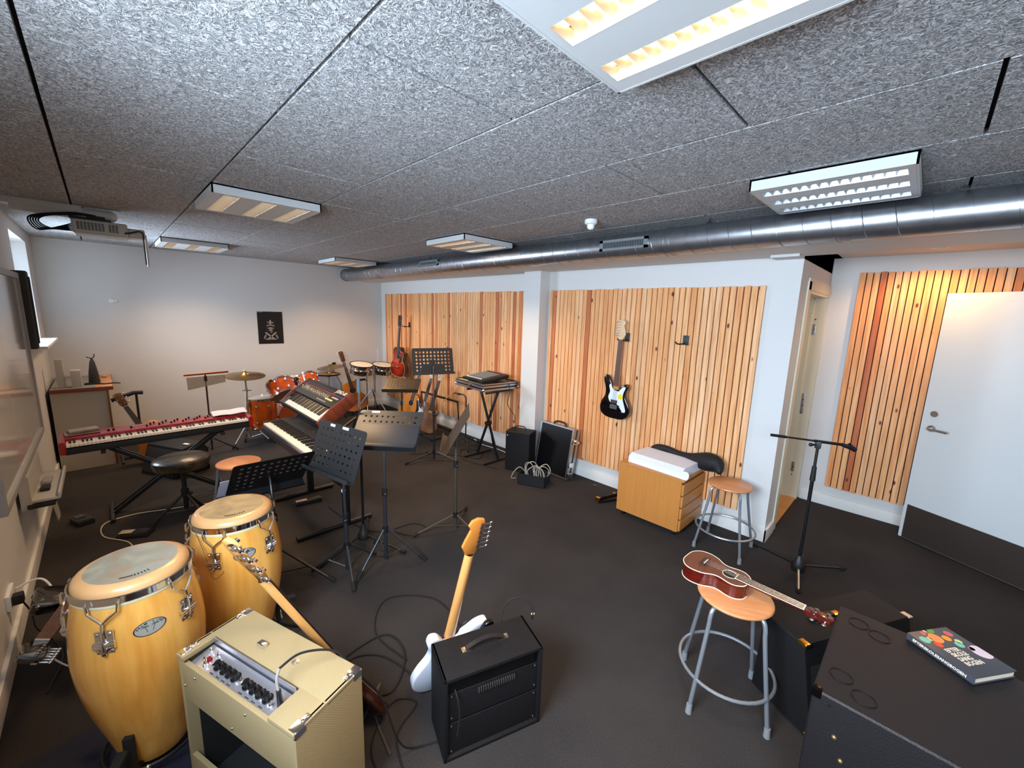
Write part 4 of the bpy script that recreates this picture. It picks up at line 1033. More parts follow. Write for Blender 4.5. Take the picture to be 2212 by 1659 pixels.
# electric bass leaning behind the tweed combo
BHEAD = [(-.024, 0), (-.04, .03), (-.052, .08), (-.052, .17), (-.038, .20), (-.004, .215), (.028, .205), (.036, .18), (.02, .15), (.032, .10), (.046, .05), (.024, 0)]
BASS = [(x * .80, y * 1.0) for x, y in STRAT]
t, zf = guitar('bass_guitar', 'electric bass with maple headstock leaning behind the tweed combo', from_dir((-1.53, .68, .0), (-1.505, .18, 1.03), (-.34, .94, .3)), BASS, 1.14, .40, .33, .044, BLKG, mat('dark_sunburst_body', '#3a1a0c', .2, coat=.6), MAPLE, mat('dark_fretboard', '#1c1310', .4), MAPLE, .925, nw=(.062, .044), kind='electric', head=[(-x, y + .925) for x, y in BHEAD], tuners=4 * 0 - 4, hardware=False)
# guitar lying in the dark behind the near conga
t, zf = guitar('electric_guitar', 'dark guitar with rosewood fretboard leaning low behind the near conga', from_dir((-3.061, -.24, .212), (-2.115, -.337, .468), (-.1, .45, .9)), STRAT, .985, .335, .30, .042, BLKG, BLKG, DKN, mat('brown_fretboard', '#6a3c24', .55, var=(12, '#4a2616', .8)), BLKG, .80, kind='electric', head=[(x, y + .80) for x, y in SHEAD], tuners=-6, tm=SATIN, hardware=False)
# natural acoustic on a floor stand by the far wall
YEL = mat('amber_spruce', '#c8761e', .25, coat=.5)
t, zf = guitar('acoustic_guitar', 'natural acoustic guitar on a floor stand beside the timbales', from_dir((-6.72, 2.97, .08), (-6.95, 2.80, 1.03), (1, -.2, .2)), ACO, 1.03, .385, .49, .10, YEL, mat('brown_side', '#7a3c18', .3, coat=.4), mat('tan_neck', '#7a4a26', .4), ROSEW, mat('brown_headstock', '#4a2814', .35), .84, hole=(.345, .048), binding=mat('cream_binding', '#c8b890', .4))
# light guitar at the desk end
t, zf = guitar('acoustic_guitar', 'honey-coloured acoustic guitar leaning at the end of the desk', from_dir((-5.98, .40, .0), (-6.13, .06, .80), (.9, -.35, .2)), ACO, .90, .385, .49, .10, YEL, mat('honey_side', '#b8792a', .35), mat('tan_neck', '#7a4a26', .4), ROSEW, mat('tan_neck', '#7a4a26', .4), .74, hole=(.345, .045))
# three instruments in the floor rack by the slat wall
t, zf = guitar('acoustic_guitar', 'orange acoustic guitar leaning in the rack behind the low music stand', from_dir((-5.60, 3.30, .03), (-5.42, 3.52, 1.0), (.45, -1, .35)), ACO, 1.0, .385, .49, .09, YEL, mat('brown_side', '#7a3c18', .3, coat=.4), mat('tan_neck', '#7a4a26', .4), ROSEW, mat('brown_headstock', '#4a2814', .35), .83, hole=(.345, .045))
t, zf = guitar('electric_guitar', 'dark blue electric guitar with pale pickguard in the rack', from_dir((-5.25, 3.27, .03), (-5.12, 3.50, .98), (.5, -1, .35)), STRAT, .985, .335, .30, .042, BLKG, mat('midnight_blue', '#11161c', .2, coat=.6), MAPLE, ROSEW, mat('pale_maple', '#e0bc92', .35), .80, kind='electric', head=[(x, y + .80) for x, y in SHEAD], tuners=-6, hardware=False)
b = MB(); b.prism(smooth_closed([(-.03, .30), (-.075, .33), (-.06, .27), (-.075, .215), (-.02, .16), (.055, .13), (.125, .10), (.105, .16), (.085, .27), (.105, .335), (.05, .305)], 3), .042, .0442); b.build('pickguard', mat('pale_blue_pickguard', '#c4d4e0', .25), t)
t, zf = guitar('electric_guitar', 'cream and brown electric guitar in the rack, nearest the mixer', from_dir((-5.02, 3.24, .03), (-4.88, 3.48, .99), (.6, -1, .35)), STRAT, .985, .335, .30, .042, BLKG, mat('cream_brown_body', '#94684a', .3, coat=.4, var=(4, '#4a2418', .9)), MAPLE, ROSEW, mat('pale_maple', '#e0bc92', .35), .80, kind='electric', head=[(x, y + .80) for x, y in SHEAD], tuners=-6, hardware=False)
t = thing('guitar_rack', 'low black floor rack holding three guitars by the slat wall', 'guitar stand', (-5.15, 3.36, 0))
b = MB()
for x in (-.48, .48): b.tube([(x, -.26, .012), (x, .24, .012), (x, .2, .5)], .011, 8); 
b.tube([(-.48, -.22, .012), (.48, -.22, .012)], .011, 8); b.tube([(-.48, .24, .012), (.48, .24, .012)], .011, 8); b.build('frame', BLACK, t)
b = MB(); b.tube([(-.48, .205, .5), (.48, .205, .5)], .016, 8); b.build('padded_bar', RUBBER, t)
t = thing('guitar_stand', 'slim black upright stand with a bent hook before the slat wall', 'guitar stand', (-4.17, 3.32, 0))
b = MB(); b.tube(curve_pts([(0, 0, .05), (0, 0, .3), (0, 0, .62), (-.01, 0, .68), (-.04, 0, .705), (-.16, 0, .71), (-.26, 0, .70)], 4), .0085, 8); b.build('bent_post', BLACK, t)
b = MB(); b.cyl((-.18, 0, .70), (-.12, 0, .705), .013, n=10); b.build('padding', RUBBER, t)
tripod(t, [(.24, -30), (.24, 90), (.24, 210)], .13, .06, BLACK, .008)
b = MB(); b.tube([(-4.88, 3.40, .44), (-4.58, 3.655, .86)], .006, 8); tag(b.build('wooden_stick', MAPLE), 'thin pale wooden stick leaning on the slat wall', 'stick')
# rack arm beside desk
t = thing('guitar_rack', 'black guitar rack with a padded yoke beside the desk', 'guitar stand', (-6.30, .19, 0))
b = MB(); b.cyl((0, 0, .03), (0, 0, .76), .012, n=10); b.build('post', BLACK, t)
b = MB(); b.tube([(0, .06, .765), (0, -.02, .77), (0, -.21, .70)], .022, 10); b.build('padded_yoke', RUBBER, t)
b = MB(); b.tube([(-.2, -.18, .012), (.2, -.18, .012)], .01, 8); b.tube([(-.2, .18, .012), (.2, .18, .012)], .01, 8); b.tube([(0, -.18, .012), (0, .18, .012)], .012, 8); b.build('base', BLACK, t)

# ================================================================== drums
def tom(t, name, r, h, M, hm=DRUMHEAD, bm_=None, lugs=8, shell=ORANGE, hoop=CHROME):
    b = MB(); b.cyl((0, 0, 0), (0, 0, h), r, n=40, M=M, cap=False); b.build('shell', shell, t)
    b = MB(); b.cyl((0, 0, h + .001), (0, 0, h + .004), r - .003, n=40, M=M); b.build('batter_head', hm, t)
    b = MB(); b.cyl((0, 0, -.004), (0, 0, -.001), r - .003, n=40, M=M); b.build('resonant_head', bm_ or hm, t)
    b = MB()
    for z in (-.004, h + .004): b.lathe([(r + .001, z - .012), (r + .007, z - .012), (r + .007, z + .010), (r + .001, z + .012), (r + .001, z - .012)], 40, M)
    b.build('hoops', hoop, t)
    b = MB()
    for k in range(lugs):
        a = 2 * PI * k / lugs + .2; c, s = math.cos(a), math.sin(a)
        for z in (h * .22, h * .78) if h > .15 else (h / 2,): b.sph((c * (r + .007), s * (r + .007), z), .014, M, s=(1, 1, 1.4), n=8, m=6)
        b.cyl((c * (r + .008), s * (r + .008), -.01), (c * (r + .008), s * (r + .008), h + .01), .0028, n=5, M=M)
    b.build('lugs', CHROME, t)
# rack tom, skin underside turned to the room
t = thing('rack_tom', 'orange rack tom tilted with its tan underside showing', 'drum', (-5.94, 1.64, .62))
tom(t, 'tom', .165, .20, Matrix.Rotation(R(-40), 4, 'Y') @ Matrix.Rotation(R(8), 4, 'X'), bm_=COPPER)
b = MB(); b.tube([(-.05, .18, .10), (-.1, .27, .06), (-.12, .30, -.16)], .013, 8); b.build('tom_arm', CHROME, t)
t = thing('rack_tom', 'smaller orange rack tom partly behind the synthesizer', 'drum', (-6.40, 2.12, .64))
tom(t, 'tom', .125, .17, Matrix.Rotation(R(-34), 4, 'Y'))
b = MB(); b.tube([(.04, -.13, .10), (.12, -.2, .05), (.16, -.22, -.16)], .013, 8); b.build('tom_arm', CHROME, t)
t = thing('snare_drum', 'dark red snare drum between the two rack toms', 'drum', (-6.75, 1.97, .60))
tom(t, 'snare', .165, .13, Matrix.Rotation(R(-4), 4, 'Y'), shell=mat('wine_red_shell', '#5c1018', .2, coat=.6))
b = MB(); b.cyl((0, 0, .2 - .6), (0, 0, -.01), .012, n=10); b.build('stand_tube', CHROME, t)
tripod(t, [], .3, .1, CHROME)
for a in (0, 120, 240):
    b = MB(); c, s = math.cos(R(a)), math.sin(R(a)); b.cyl((0, 0, -.36), (c * .22, s * .22, -.59), .008, n=8); b.build('leg', CHROME, t)
t = thing('floor_tom', 'large orange floor tom on chrome legs under the cymbal', 'drum', (-6.12, 1.40, .20))
tom(t, 'tom', .175, .385, Matrix.Identity(4), hm=mat('clear_head', '#b8aca4', .3))
for a in (20, 140, 260):
    c, s = math.cos(R(a)), math.sin(R(a)); b = MB(); b.tube([(c * .19, s * .19, .25), (c * .19, s * .19, -.08), (c * .215, s * .215, -.19)], .007, 8); l = b.build('leg', CHROME, t)
    b = MB(); b.cyl((c * .21, s * .21, -.15), (c * .216, s * .216, -.198), .013, .017, n=10); b.build('foot_cap', RUBBER, l)
t = thing('bass_drum', 'orange bass drum lying behind the keyboards', 'drum', (-6.42, 1.86, .285))
tom(t, 'bass', .27, .34, Matrix.Translation((0, 0, 0)) @ Matrix.Rotation(R(90), 4, 'Y'), hm=mat('orange_head', '#b04c1c', .3), hoop=mat('orange_hoop', '#a8442a', .3, coat=.4))
for s in (-1, 1):
    b = MB(); b.tube([(.2, s * .26, .0), (.28, s * .33, -.27)], .009, 8); b.build('spur', CHROME, t)
def cymbal(b, r, M, bell=.045):
    b.lathe([(.006, .03), (bell * .6, .024), (bell, .008), (bell * 1.2, .0), (r * .6, -.012), (r, -.026), (r, -.0275), (r * .6, -.0135), (bell * 1.2, -.0015), (bell * .9, .005), (.006, .0285)], 48, M)
t = thing('crash_cymbal', 'large bronze cymbal on a chrome stand above the floor tom', 'cymbal', (-6.03, 1.22, 0))
b = MB(); cymbal(b, .225, Matrix.Translation((0, 0, .935)) @ Matrix.Rotation(R(7), 4, 'Y')); b.build('cymbal', CYMBAL, t)
b = MB(); b.cyl((0, 0, .10), (0, 0, .93), .0115, n=12); b.cyl((0, 0, .70), (0, 0, .74), .018, n=12); b.cyl((-.02, -.04, .72), (.02, .05, .72), .006, n=8); b.cyl((0, 0, .50), (0, 0, .56), .019, n=12); b.sph((0, 0, .975), .012); b.build('pole', SATIN, t)
tripod(t, [(.26, -60), (.26, 60), (.26, 180)], .30, .10, SATIN, .008)
b = MB(); b.cyl((-5.995, 1.19, .50), (-5.985, 1.205, .72), .007, .006, n=8); tag(b.build('drumstick', mat('pale_hickory', '#efe2b8', .5)), 'pale drumstick standing upright on cymbal stand', 'drumstick')
t = thing('hi_hat', 'bronze hi-hat cymbals on their stand near the socket', 'cymbal', (-6.6, 2.47, 0))
b = MB(); cymbal(b, .18, Matrix.Translation((0, 0, .775))); b.build('top_cymbal', CYMBAL, t)
b = MB(); cymbal(b, .18, Matrix.Translation((0, 0, .74)) @ Matrix.Rotation(PI, 4, 'X')); b.build('bottom_cymbal', CYMBAL, t)
b = MB(); b.cyl((0, 0, .05), (0, 0, .73), .012, n=12); b.cyl((0, 0, .73), (0, 0, .98), .003, n=6); b.cyl((0, 0, .79), (0, 0, .83), .009, n=8); b.build('pole', SATIN, t)
tripod(t, [(.25, -40), (.25, 80), (.25, 200)], .28, .08, SATIN, .008)
t = thing('ride_cymbal', 'thin pale cymbal angled at the far wall beside acoustic guitar', 'cymbal', (-6.95, 2.64, 0))
b = MB(); cymbal(b, .22, Matrix.Translation((0, 0, .84)) @ Matrix.Rotation(R(8), 4, 'X')); b.build('cymbal', CYMBAL, t)
b = MB(); b.tube([(0, 0, .86), (0, .06, .72), (0, .16, .52), (0, .16, .08)], .009, 8); b.build('boom_pole', SATIN, t)
for a in (-20, 100, 220):
    b = MB(); c, s = math.cos(R(a)), math.sin(R(a)); b.cyl((0, .16, .25), (c * .16, .16 + s * .2, .012), .008, n=8); b.build('leg', SATIN, t)
# timbales
t = thing('timbales', 'pair of steel timbales on a chrome tripod stand', 'drum', (-6.60, 3.19, 0))
for y, r, z, h in ((-.19, .175, .725, .155), (.19, .165, .70, .15)):
    M = Matrix.Translation((0, y, z)) @ Matrix.Rotation(R(10), 4, 'Y') @ Matrix.Rotation(R(-2), 4, 'X')
    b = MB(); b.lathe([(r, 0), (r - .004, .005), (r - .004, h * .45), (r + .001, h * .5), (r - .004, h * .55), (r - .004, h - .02), (r, h)], 40, M); b.build('shell', STEELDRUM, t)
    b = MB(); b.cyl((0, 0, h + .002), (0, 0, h + .006), r - .002, n=40, M=M); b.build('drum_head', DRUMHEAD, t)
    b = MB(); b.tube([(math.cos(a) * (r + .012), math.sin(a) * (r + .012), h + .004) for a in [2 * PI * i / 40 for i in range(40)]], .008, 8, closed=True, M=M); b.build('rim', mat('dark_rim', '#2a1a16', .3, .5), t)
    b = MB()
    for k in range(6): a = 2 * PI * k / 6 + .3; b.cyl((math.cos(a) * (r + .012), math.sin(a) * (r + .012), h), (math.cos(a) * (r + .01), math.sin(a) * (r + .01), h - .07), .005, n=6, M=M); b.sph((math.cos(a) * (r + .006), math.sin(a) * (r + .006), h - .075), .012, M, n=8, m=6)
    b.build('tension_lugs', SATIN, t)
b = MB(); b.cyl((0, .05, .12), (0, .05, .72), .014, n=12); b.box((0, 0, .70), (.03, .14, .04), b=.006); b.cyl((0, .05, .60), (0, .05, .68), .022, n=12); b.build('post', SATIN, t)
tripod(t, [(.36, 20), (.36, 140), (.36, 260)], .42, .12, SATIN, .010)
b = MB(); b.tube([(0, .10, .72), (0, .12, 1.12)], .005, 6); b.build('bell_rod', SATIN, t)
t = thing('cowbell', 'black cowbell clamped below the larger timbale', 'cowbell', (-6.58, 2.98, .62), R(-75))
b = MB(); b.prism([(-.09, -.012), (.07, -.04), (.07, .04), (-.09, .012)], -.014, .014, b=.003); b.build('bell', mat('dark_bell', '#241a1c', .4, .6), t)
b = MB(); b.cyl((-.06, 0, 0), (-.13, 0, -.03), .01, n=8); b.cyl((-.13, 0, .05), (-.13, 0, -.55), .009, n=8); b.cyl((-.13, 0, -.45), (-.08, .06, -.618), .007, n=8); b.cyl((-.13, 0, -.45), (-.2, -.06, -.618), .007, n=8); b.build('clamp_stand', SATIN, t)
# bar chimes
t = thing('bar_chimes', 'bar chimes hanging from a wooden beam on a slim stand', 'bar chimes', (-5.9, .795, 0))
M = Matrix.Translation((0, 0, .992)) @ Matrix.Rotation(R(1.5), 4, 'X')
b = MB(); b.box((0, .01, 0), (.045, .43, .022), M, b=.008, seg=3); b.build('wooden_beam', mat('reddish_beam', '#a0441c', .3, coat=.4), t)
b = MB()
for i in range(34):
    y = -.175 + i * .0109; l = .145 - i * .0016
    b.cyl((0, y, -.032), (0, y, -.032 - l), .0042, n=8, M=M)
b.build('chime_bars', mat('chime_metal', '#b8a884', .3, .9), t)
b = MB(); b.cyl((-.012, 0, .05), (-.012, 0, .975), .009, n=10); b.box((-.01, 0, .93), (.03, .03, .06), b=.005); b.build('pole', mat('brown_steel', '#4a3028', .35, .6), t)
tripod(t, [(.26, -30), (.26, 90), (.26, 210)], .2, .07, BLACK, .008)

# congas in basket stands
def conga(x, y, z, rot, label, slabel, sc=1.0, hm=None):
    t = thing('conga', label, 'drum', (x, y, z), R(rot), 'pair of wooden congas')
    P = [(.105, 0), (.114, .03), (.135, .12), (.165, .24), (.187, .36), (.195, .45), (.194, .52), (.185, .61), (.172, .69), (.165, .735)]
    P2 = [(p.x, p.y) for p in curve_pts([(a, b_, 0) for a, b_ in P], 3)]
    def rad(zz):
        for i in range(len(P2) - 1):
            if P2[i][1] <= zz <= P2[i+1][1]: u = (zz - P2[i][1]) / (P2[i+1][1] - P2[i][1] + 1e-9); return P2[i][0] * (1 - u) + P2[i+1][0] * u
        return P2[-1][0]
    b = MB(); b.lathe(P2, 64, cap0=True); b.build('shell', CONGAWOOD, t)
    b = MB(); b.lathe([(.168, .705), (.172, .712), (.172, .722), (.167, .726)], 64); b.build('ivory_band', mat('cream_band', '#e4dcb8', .4), t)
    b = MB(); b.lathe([(.171, .722), (.175, .724), (.176, .748), (.172, .750)], 64); b.lathe([(.172, .750), (.169, .745), (.169, .725)], 64); b.build('rim', CHROME, t)
    b = MB(); b.lathe([(.165, .722), (.167, .742), (.164, .758), (.156, .769), (.144, .775), (.131, .7775)], 64); b.build('rolled_collar', mat('rawhide_collar', '#c08a50', .35, coat=.2, var=(3, '#e4b884', .8)), t)
    b = MB(); b.lathe([(.132, .7775), (.1, .7778), (.05, .778), (.0005, .778)], 64); h = b.build('drumhead', hm, t)
    b = MB(); b.sm = False
    for i in range(9): a = R(-26 + 5 * i); b.box((0, 0, 0), (.007 if i < 4 else .013, .0085 if i < 4 else .004, .0006), Matrix.Translation((.106 * math.cos(a), .106 * math.sin(a), .7785)) @ Matrix.Rotation(a, 4, 'Z'))
    b.build('head_print', mat('faded_print', '#3a342c', .6), h)
    for k in range(5):
        a = R(36 + 72 * k); c, s = math.cos(a), math.sin(a)
        Mx = Matrix.Rotation(a, 4, 'Z')
        q = MB(); r6 = rad(.60)
        q.box((r6 + .002, 0, .60), (.006, .052, .085), Mx, b=.003); q.cyl((r6 + .006, -.03, .595), (r6 + .006, .03, .595), .010, n=10, M=Mx); q.cyl((r6 + .006, -.03, .585), (r6 + .006, .03, .585), .008, n=10, M=Mx)
        for sy in (-.018, .018):
            for zz in (.57, .632): q.sph((r6 + .006, sy, zz), .006, Mx, n=8, m=5)
        l = q.build('lug_plate', CHROME, t)
        q = MB(); rr_ = r6 + .014
        q.tube([(rr_, 0, .565), (rr_, 0, .625), (.192, 0, .672)], .0042, 8, M=Mx)
        for sy in (-1, 1): q.tube([(.192, 0, .67), (.189, sy * .018, .688), (.183, sy * .040, .705), (.181, sy * .044, .738), (.176, sy * .044, .745)], .0038, 8, M=Mx)
        q.cyl((rr_, 0, .56), (rr_, 0, .57), .0075, n=6, M=Mx); q.build('tuning_hook', CHROME, l)
    # oval badge curved onto the shell
    def onto(u, v, lift=.0012):
        zz = .605 + v; r_ = rad(zz) + lift; a = u / r_; return Vector((r_ * math.cos(a), r_ * math.sin(a), zz))
    am = 0.; Mb = Matrix.Rotation(am, 4, 'Z')
    def oval(b, ax, ay, lift, hole=0):
        n = 40; vs = [onto(0, 0, lift)]; fs = []
        rings = [hole, .4, .7, 1] if hole == 0 else [hole, 1]
        vs = []
        for q_ in rings:
            for k in range(n): a = 2 * PI * k / n; vs.append(onto(ax * max(q_, .001) * math.cos(a), ay * max(q_, .001) * math.sin(a), lift))
        for j in range(len(rings) - 1):
            for k in range(n): fs.append((j * n + k, j * n + (k + 1) % n, (j + 1) * n + (k + 1) % n, (j + 1) * n + k))
        b.add(vs, fs, Mb)
    b = MB(); oval(b, .046, .027, .0012); bd = b.build('badge', mat('badge_silver', '#b4b4ae', .35, .4), t)
    b = MB(); oval(b, .0455, .0265, .0018, .93)
    def arc_text(s, ax, ay, size, a0, a1, flip):
        for i, ch in enumerate(s):
            if ch == ' ': continue
            a = R(a0 + (a1 - a0) * i / (len(s) - 1)); cx, cy = ax * math.cos(a), ay * math.sin(a); ta = math.atan2(ay * math.cos(a), -ax * math.sin(a)) + (PI if not flip else 0)
            b.text(ch, size, Mb, .0, bold=.0002, fn=lambda co, cx=cx, cy=cy, ta=ta: onto(cx + co.x * math.cos(ta) - co.y * math.sin(ta), cy + co.x * math.sin(ta) + co.y * math.cos(ta), .002))
    arc_text('PALM LINE', .036, .0185, .0105, 160, 20, False)
    b.build('badge_lettering', mat('badge_black', '#14181a', .5), bd)
    b = MB()
    for (x0, lean) in ((-.008, -.006), (.006, .008)):
        tr = [onto(x0 + lean * q_ / 4, -.014 + .022 * q_ / 4, .002) for q_ in range(5)]; b.tube(tr, .0007, 4, M=Mb)
        for an in (20, 60, 110, 150, 200, -15):
            tp = [onto(x0 + lean + .012 * q_ / 3 * math.cos(R(an)), .008 + .007 * q_ / 3 * math.sin(R(an)) - .002 * (q_ / 3) ** 2, .002) for q_ in range(4)]; b.tube(tp, [.0014, .0012, .0008, .0003], 4, M=Mb)
    b.build('badge_palms', mat('badge_green', '#1c4a30', .5), bd)
    # stand
    t2 = thing('conga_stand', slabel, 'drum stand', (x, y, 0), R(rot + 20), 'basket stands under the congas')
    b = MB(); b.tube([(.155 * math.cos(a), .155 * math.sin(a), .09) for a in [2 * PI * i / 40 for i in range(40)]], .007, 8, closed=True); b.build('ring', BLACK, t2)
    for k, a0 in enumerate((-55, 65, 185)):
        a = R(a0); Mx = Matrix.Rotation(a, 4, 'Z')
        b = MB(); b.box((.158, 0, .16), (.018, .030, .17), Mx, b=.003); b.box((.178, 0, .25), (.055, .034, .018), Mx @ Matrix.Rotation(R(10), 4, 'Y'), b=.005); u = b.build('upright', RUBBER, t2)
        b = MB(); b.tube([(.16, 0, .09), (.21, 0, .05), (.27, 0, .016)], .011, 8, M=Mx); b.tube([(.16, 0, .09), (.03, 0, .05)], .009, 8, M=Mx); b.sph((.272, 0, .016), .015, Mx); b.build('leg', BLACK, t2)
        b = MB(); b.cyl((.175, .0, .105), (.175, .05, .11), .006, n=8, M=Mx); b.sph((.175, .055, .11), .010, Mx, s=(1, 1, 1.6)); b.build('wing_nut', CHROME, u)
    b = MB(); b.cyl((0, 0, .035), (0, 0, .062), .05, n=20); b.build('base_plate', BLACK, t2)
conga(-1.965, -.01, .065, 7, 'wooden conga with worn grey skin, nearer the left wall', 'basket stand under the worn grey-skinned conga', hm=drumskin_material('worn_grey_skin', '#a8a088', '#8e8c7c', '#9a7a5c'))
conga(-2.285, .365, .045, 0, 'wooden conga with tan skin behind the bass guitar headstock', 'basket stand under the tan-skinned conga', hm=drumskin_material('tan_skin', '#bfa070', '#a88c60', '#8c7450'))
cable('guitar_string', [(-2.225, .205, .77), (-2.13, .22, .70), (-2.075, .235, .60), (-1.98, .26, .66), (-1.86, .245, .74)], .0012, mat('string_wire', '#5a5650', .4, .8), 'loose curled string end rising from the bass tuner', 'string')
# ================================================================== amplifiers
TWEED = tweed_material('tweed_cloth', '#a08e6a', '#8a774e')
COPL = mat('chrome_panel', '#dcdce4', .22, .85)
INNER = mat('cabinet_shade_black', '#141210', .8)  # near-black standing in for the shade inside the open cabinet
# tweed combo: back-left-corner frame: origin front-left bottom, u along 19.3 deg
UX = R(19.3)
t = thing('guitar_amplifier', 'open-backed tweed combo amplifier with chrome control panel on top', 'amplifier', (-1.701, .071, 0), UX)
w, d, h = .62, .252, .585
TT = .018
b = MB()
b.box((TT / 2, d / 2, h / 2), (TT, d, h), b=.006); b.box((w - TT / 2, d / 2, h / 2), (TT, d, h), b=.006)
b.box((w / 2, d / 2, TT / 2), (w, d, TT), b=.005)
# top with a slot for the control panel
px0, px1, pd = .045, .50, .105
b.box((w / 2, (pd + d) / 2, h - TT / 2), (w, d - pd, TT), b=.005)
b.box((px0 / 2, pd / 2, h - TT / 2), (px0, pd + .01, TT), b=.005); b.box(((px1 + w) / 2, pd / 2, h - TT / 2), (w - px1, pd + .01, TT), b=.005)
b.box((w / 2, .009, h - .105), (w - .03, .016, .15), b=.003)
b.box((w / 2, .009, .09), (w - .03, .016, .14), b=.003)
b.build('cabinet', TWEED, t)
b = MB(); b.box((w / 2, d - .012, h / 2), (w - .03, .012, h - .05)); b.build('speaker_baffle', mat('dark_grille_cloth', '#241a10', .9), t)
b = MB(); b.cyl((w / 2, d - .02, .27), (w / 2, d - .09, .27), .15, .06, n=36); b.cyl((w / 2, d - .09, .27), (w / 2, d - .13, .27), .06, n=24); b.build('speaker', mat('speaker_frame', '#1a1a1c', .4, .6), t)
M = Matrix.Translation(((px0 + px1) / 2, .050, h - .032)) @ Matrix.Rotation(R(10), 4, 'X')
b = MB(); b.box((0, 0, 0), (px1 - px0, .085, .004), M); b.box((0, .048, .014), (px1 - px0, .003, .045), M); b.box((0, -.042, .003), (px1 - px0, .004, .012), M); b.build('control_panel', COPL, t)
for i, x in enumerate((-.115, -.08, -.05, -.02, .045, .08, .112, .148)):
    b = MB(); b.cyl((x, .0, .004), (x, .0, .026), .0135, .010, n=14, M=M); b.cyl((x, 0, .002), (x, 0, .006), .017, n=18, M=M); b.box((x, -.006, .027), (.005, .02, .004), M); b.build('control_knob', EBONY, t)
for x, y in ((-.20, .02), (-.185, -.01), (-.165, -.02), (-.155, .02), (.012, 0), (.18, -.01)):
    b = MB(); b.cyl((x, y, .002), (x, y, .012), .006, n=10, M=M); b.cyl((x, y, .012), (x, y + .004, .022), .003, n=8, M=M); b.build('toggle_switch', CHROME, t)
b = MB(); b.sm = False
b.box((w / 2, d / 2 + .01, TT + .002), (w - 2 * TT, d - .04, .004)); b.box((TT + .002, d / 2 + .012, h / 2 - .02), (.004, d - .05, h - .08)); b.box((w - TT - .002, d / 2 + .012, h / 2 - .02), (.004, d - .05, h - .08)); b.box((w / 2, d / 2 + .03, h - .075), (w - .05, d - .07, .05))
b.build('inner_shade_boxes', INNER, t)  # added boxes whose dark colour paints the shade inside the cabinet
b = MB(); b.cyl((-.172, 0, .002), (-.172, 0, .014), .009, .007, n=12, M=M); b.build('pilot_jewel', mat('red_jewel', '#801420', .15), t)
b = MB(); b.sm = False
for i in range(8): x = (-.115, -.08, -.05, -.02, .045, .08, .112, .148)[i]; b.box((x, -.026, .0023), (.018, .003, .0006), M)
b.build('panel_marks', mat('panel_ink', '#20222a', .5), t)
for i, (x, y) in enumerate(((0, 0), (w, 0), (0, d), (w, d))):
    b = MB(); sx = 1 if x == 0 else -1; sy = 1 if y == 0 else -1
    b.box((x + sx * .016, y + sy * .018, h - .012), (.036, .040, .028), b=.009, seg=3); b.box((x + sx * .014, y + sy * .045, h - .0), (.022, .03, .003), b=.001)
    b.sph((x + sx * .014, y + sy * .036, h + .002), .006, s=(1, 1, .6)); b.sph((x + sx * .014, y + sy * .053, h + .001), .005, s=(1, 1, .6))
    b.build('corner_protector', CHROME, t)
b = MB(); b.box((.235, .155, h + .007), (.035, .020, .016), b=.003); b.build('handle_clamp', CHROME, t)
b = MB(); b.cyl((.40, .165, h), (.40, .165, h + .002), .013, n=16); b.cyl((.395, .165, h), (.395, .165, h + .006), .003, n=6); b.cyl((.408, .165, h), (.408, .165, h + .006), .003, n=6); b.build('bare_screw_hole', SATIN, t)
for x, z in ((.10, h - .06), (.38, h - .06), (.03, h - .12), (.30, h - .155)): b = MB(); b.sph((x, .0, z), .0045, n=8, m=6); b.build('screw', CHROME, t)
t = thing('instrument_cable', 'black instrument cable with long plug in the tweed amplifier panel', 'cable', (-1.701, .071, 0), UX)
b = MB(); b.tube([(.475, .055, h - .035), (.475, .052, h + .028)], [.0095, .0075], 10); b.build('plug', BLACKP, t)
b = MB(); b.tube(curve_pts([(.475, .052, h + .02), (.46, .058, h + .055), (.45, .075, h + .075)]), .0045, 8); b.build('strain_relief', mat('grey_sleeve', '#8a8680', .5), t)
b = MB(); b.tube(curve_pts([(.45, .075, h + .075), (.46, .14, h + .08), (.50, .21, h + .055), (.53, .25, h + .012), (.56, .30, h - .10), (.60, .36, .35), (.63, .42, .1), (.66, .50, .008), (.78, .62, .008)]), .0038, 8); b.build('cord', RUBBER, t)

# black combo, open back to the room
t = thing('guitar_amplifier', 'small black combo amplifier with strap handle in the middle of floor', 'amplifier', (-1.12, .80, 0), R(70.4))
w, d, h = .44, .205, .385
b = MB()
b.box((.008, d / 2, h / 2), (.016, d, h), b=.005); b.box((w - .008, d / 2, h / 2), (.016, d, h), b=.005); b.box((w / 2, d / 2, h - .008), (w, d, .016), b=.005); b.box((w / 2, d / 2, .008), (w, d, .016), b=.005)
b.box((w / 2, .022, .09), (w - .03, .012, .14), b=.002); b.box((w / 2, .022, .235), (w - .03, .012, .13), b=.002)
b.build('cabinet', VINYL, t)
b = MB(); b.box((w / 2, d - .012, h / 2), (w - .03, .012, h - .03)); b.box((w / 2, .06, h - .055), (w - .04, .08, .06), b=.003); b.build('chassis', mat('black_chassis', '#0c0c0d', .35, .3), t)
b = MB(); b.sm = False; b.box((.23, .019, h - .095), (.17, .004, .003))
for i in range(17): b.box((.15 + .010 * i, .014, h - .108), (.003, .012, .022))
b.build('heatsink_fins', mat('grey_fins', '#6f6a60', .4, .7), t)
for z in (.03, .15, .19, .29):
    for x in (.035, w - .03): b = MB(); b.sph((x, .014, z), .004, n=8, m=5); b.build('screw', SATIN, t)
for x in (.13, .30): b = MB(); b.box((x, d * .55, h + .004), (.045, .028, .007), b=.002); b.sph((x, d * .55, h + .008), .005, s=(1, 1, .6)); b.build('handle_cap', mat('bright_nickel', '#d8ccb8', .25, 1), t)
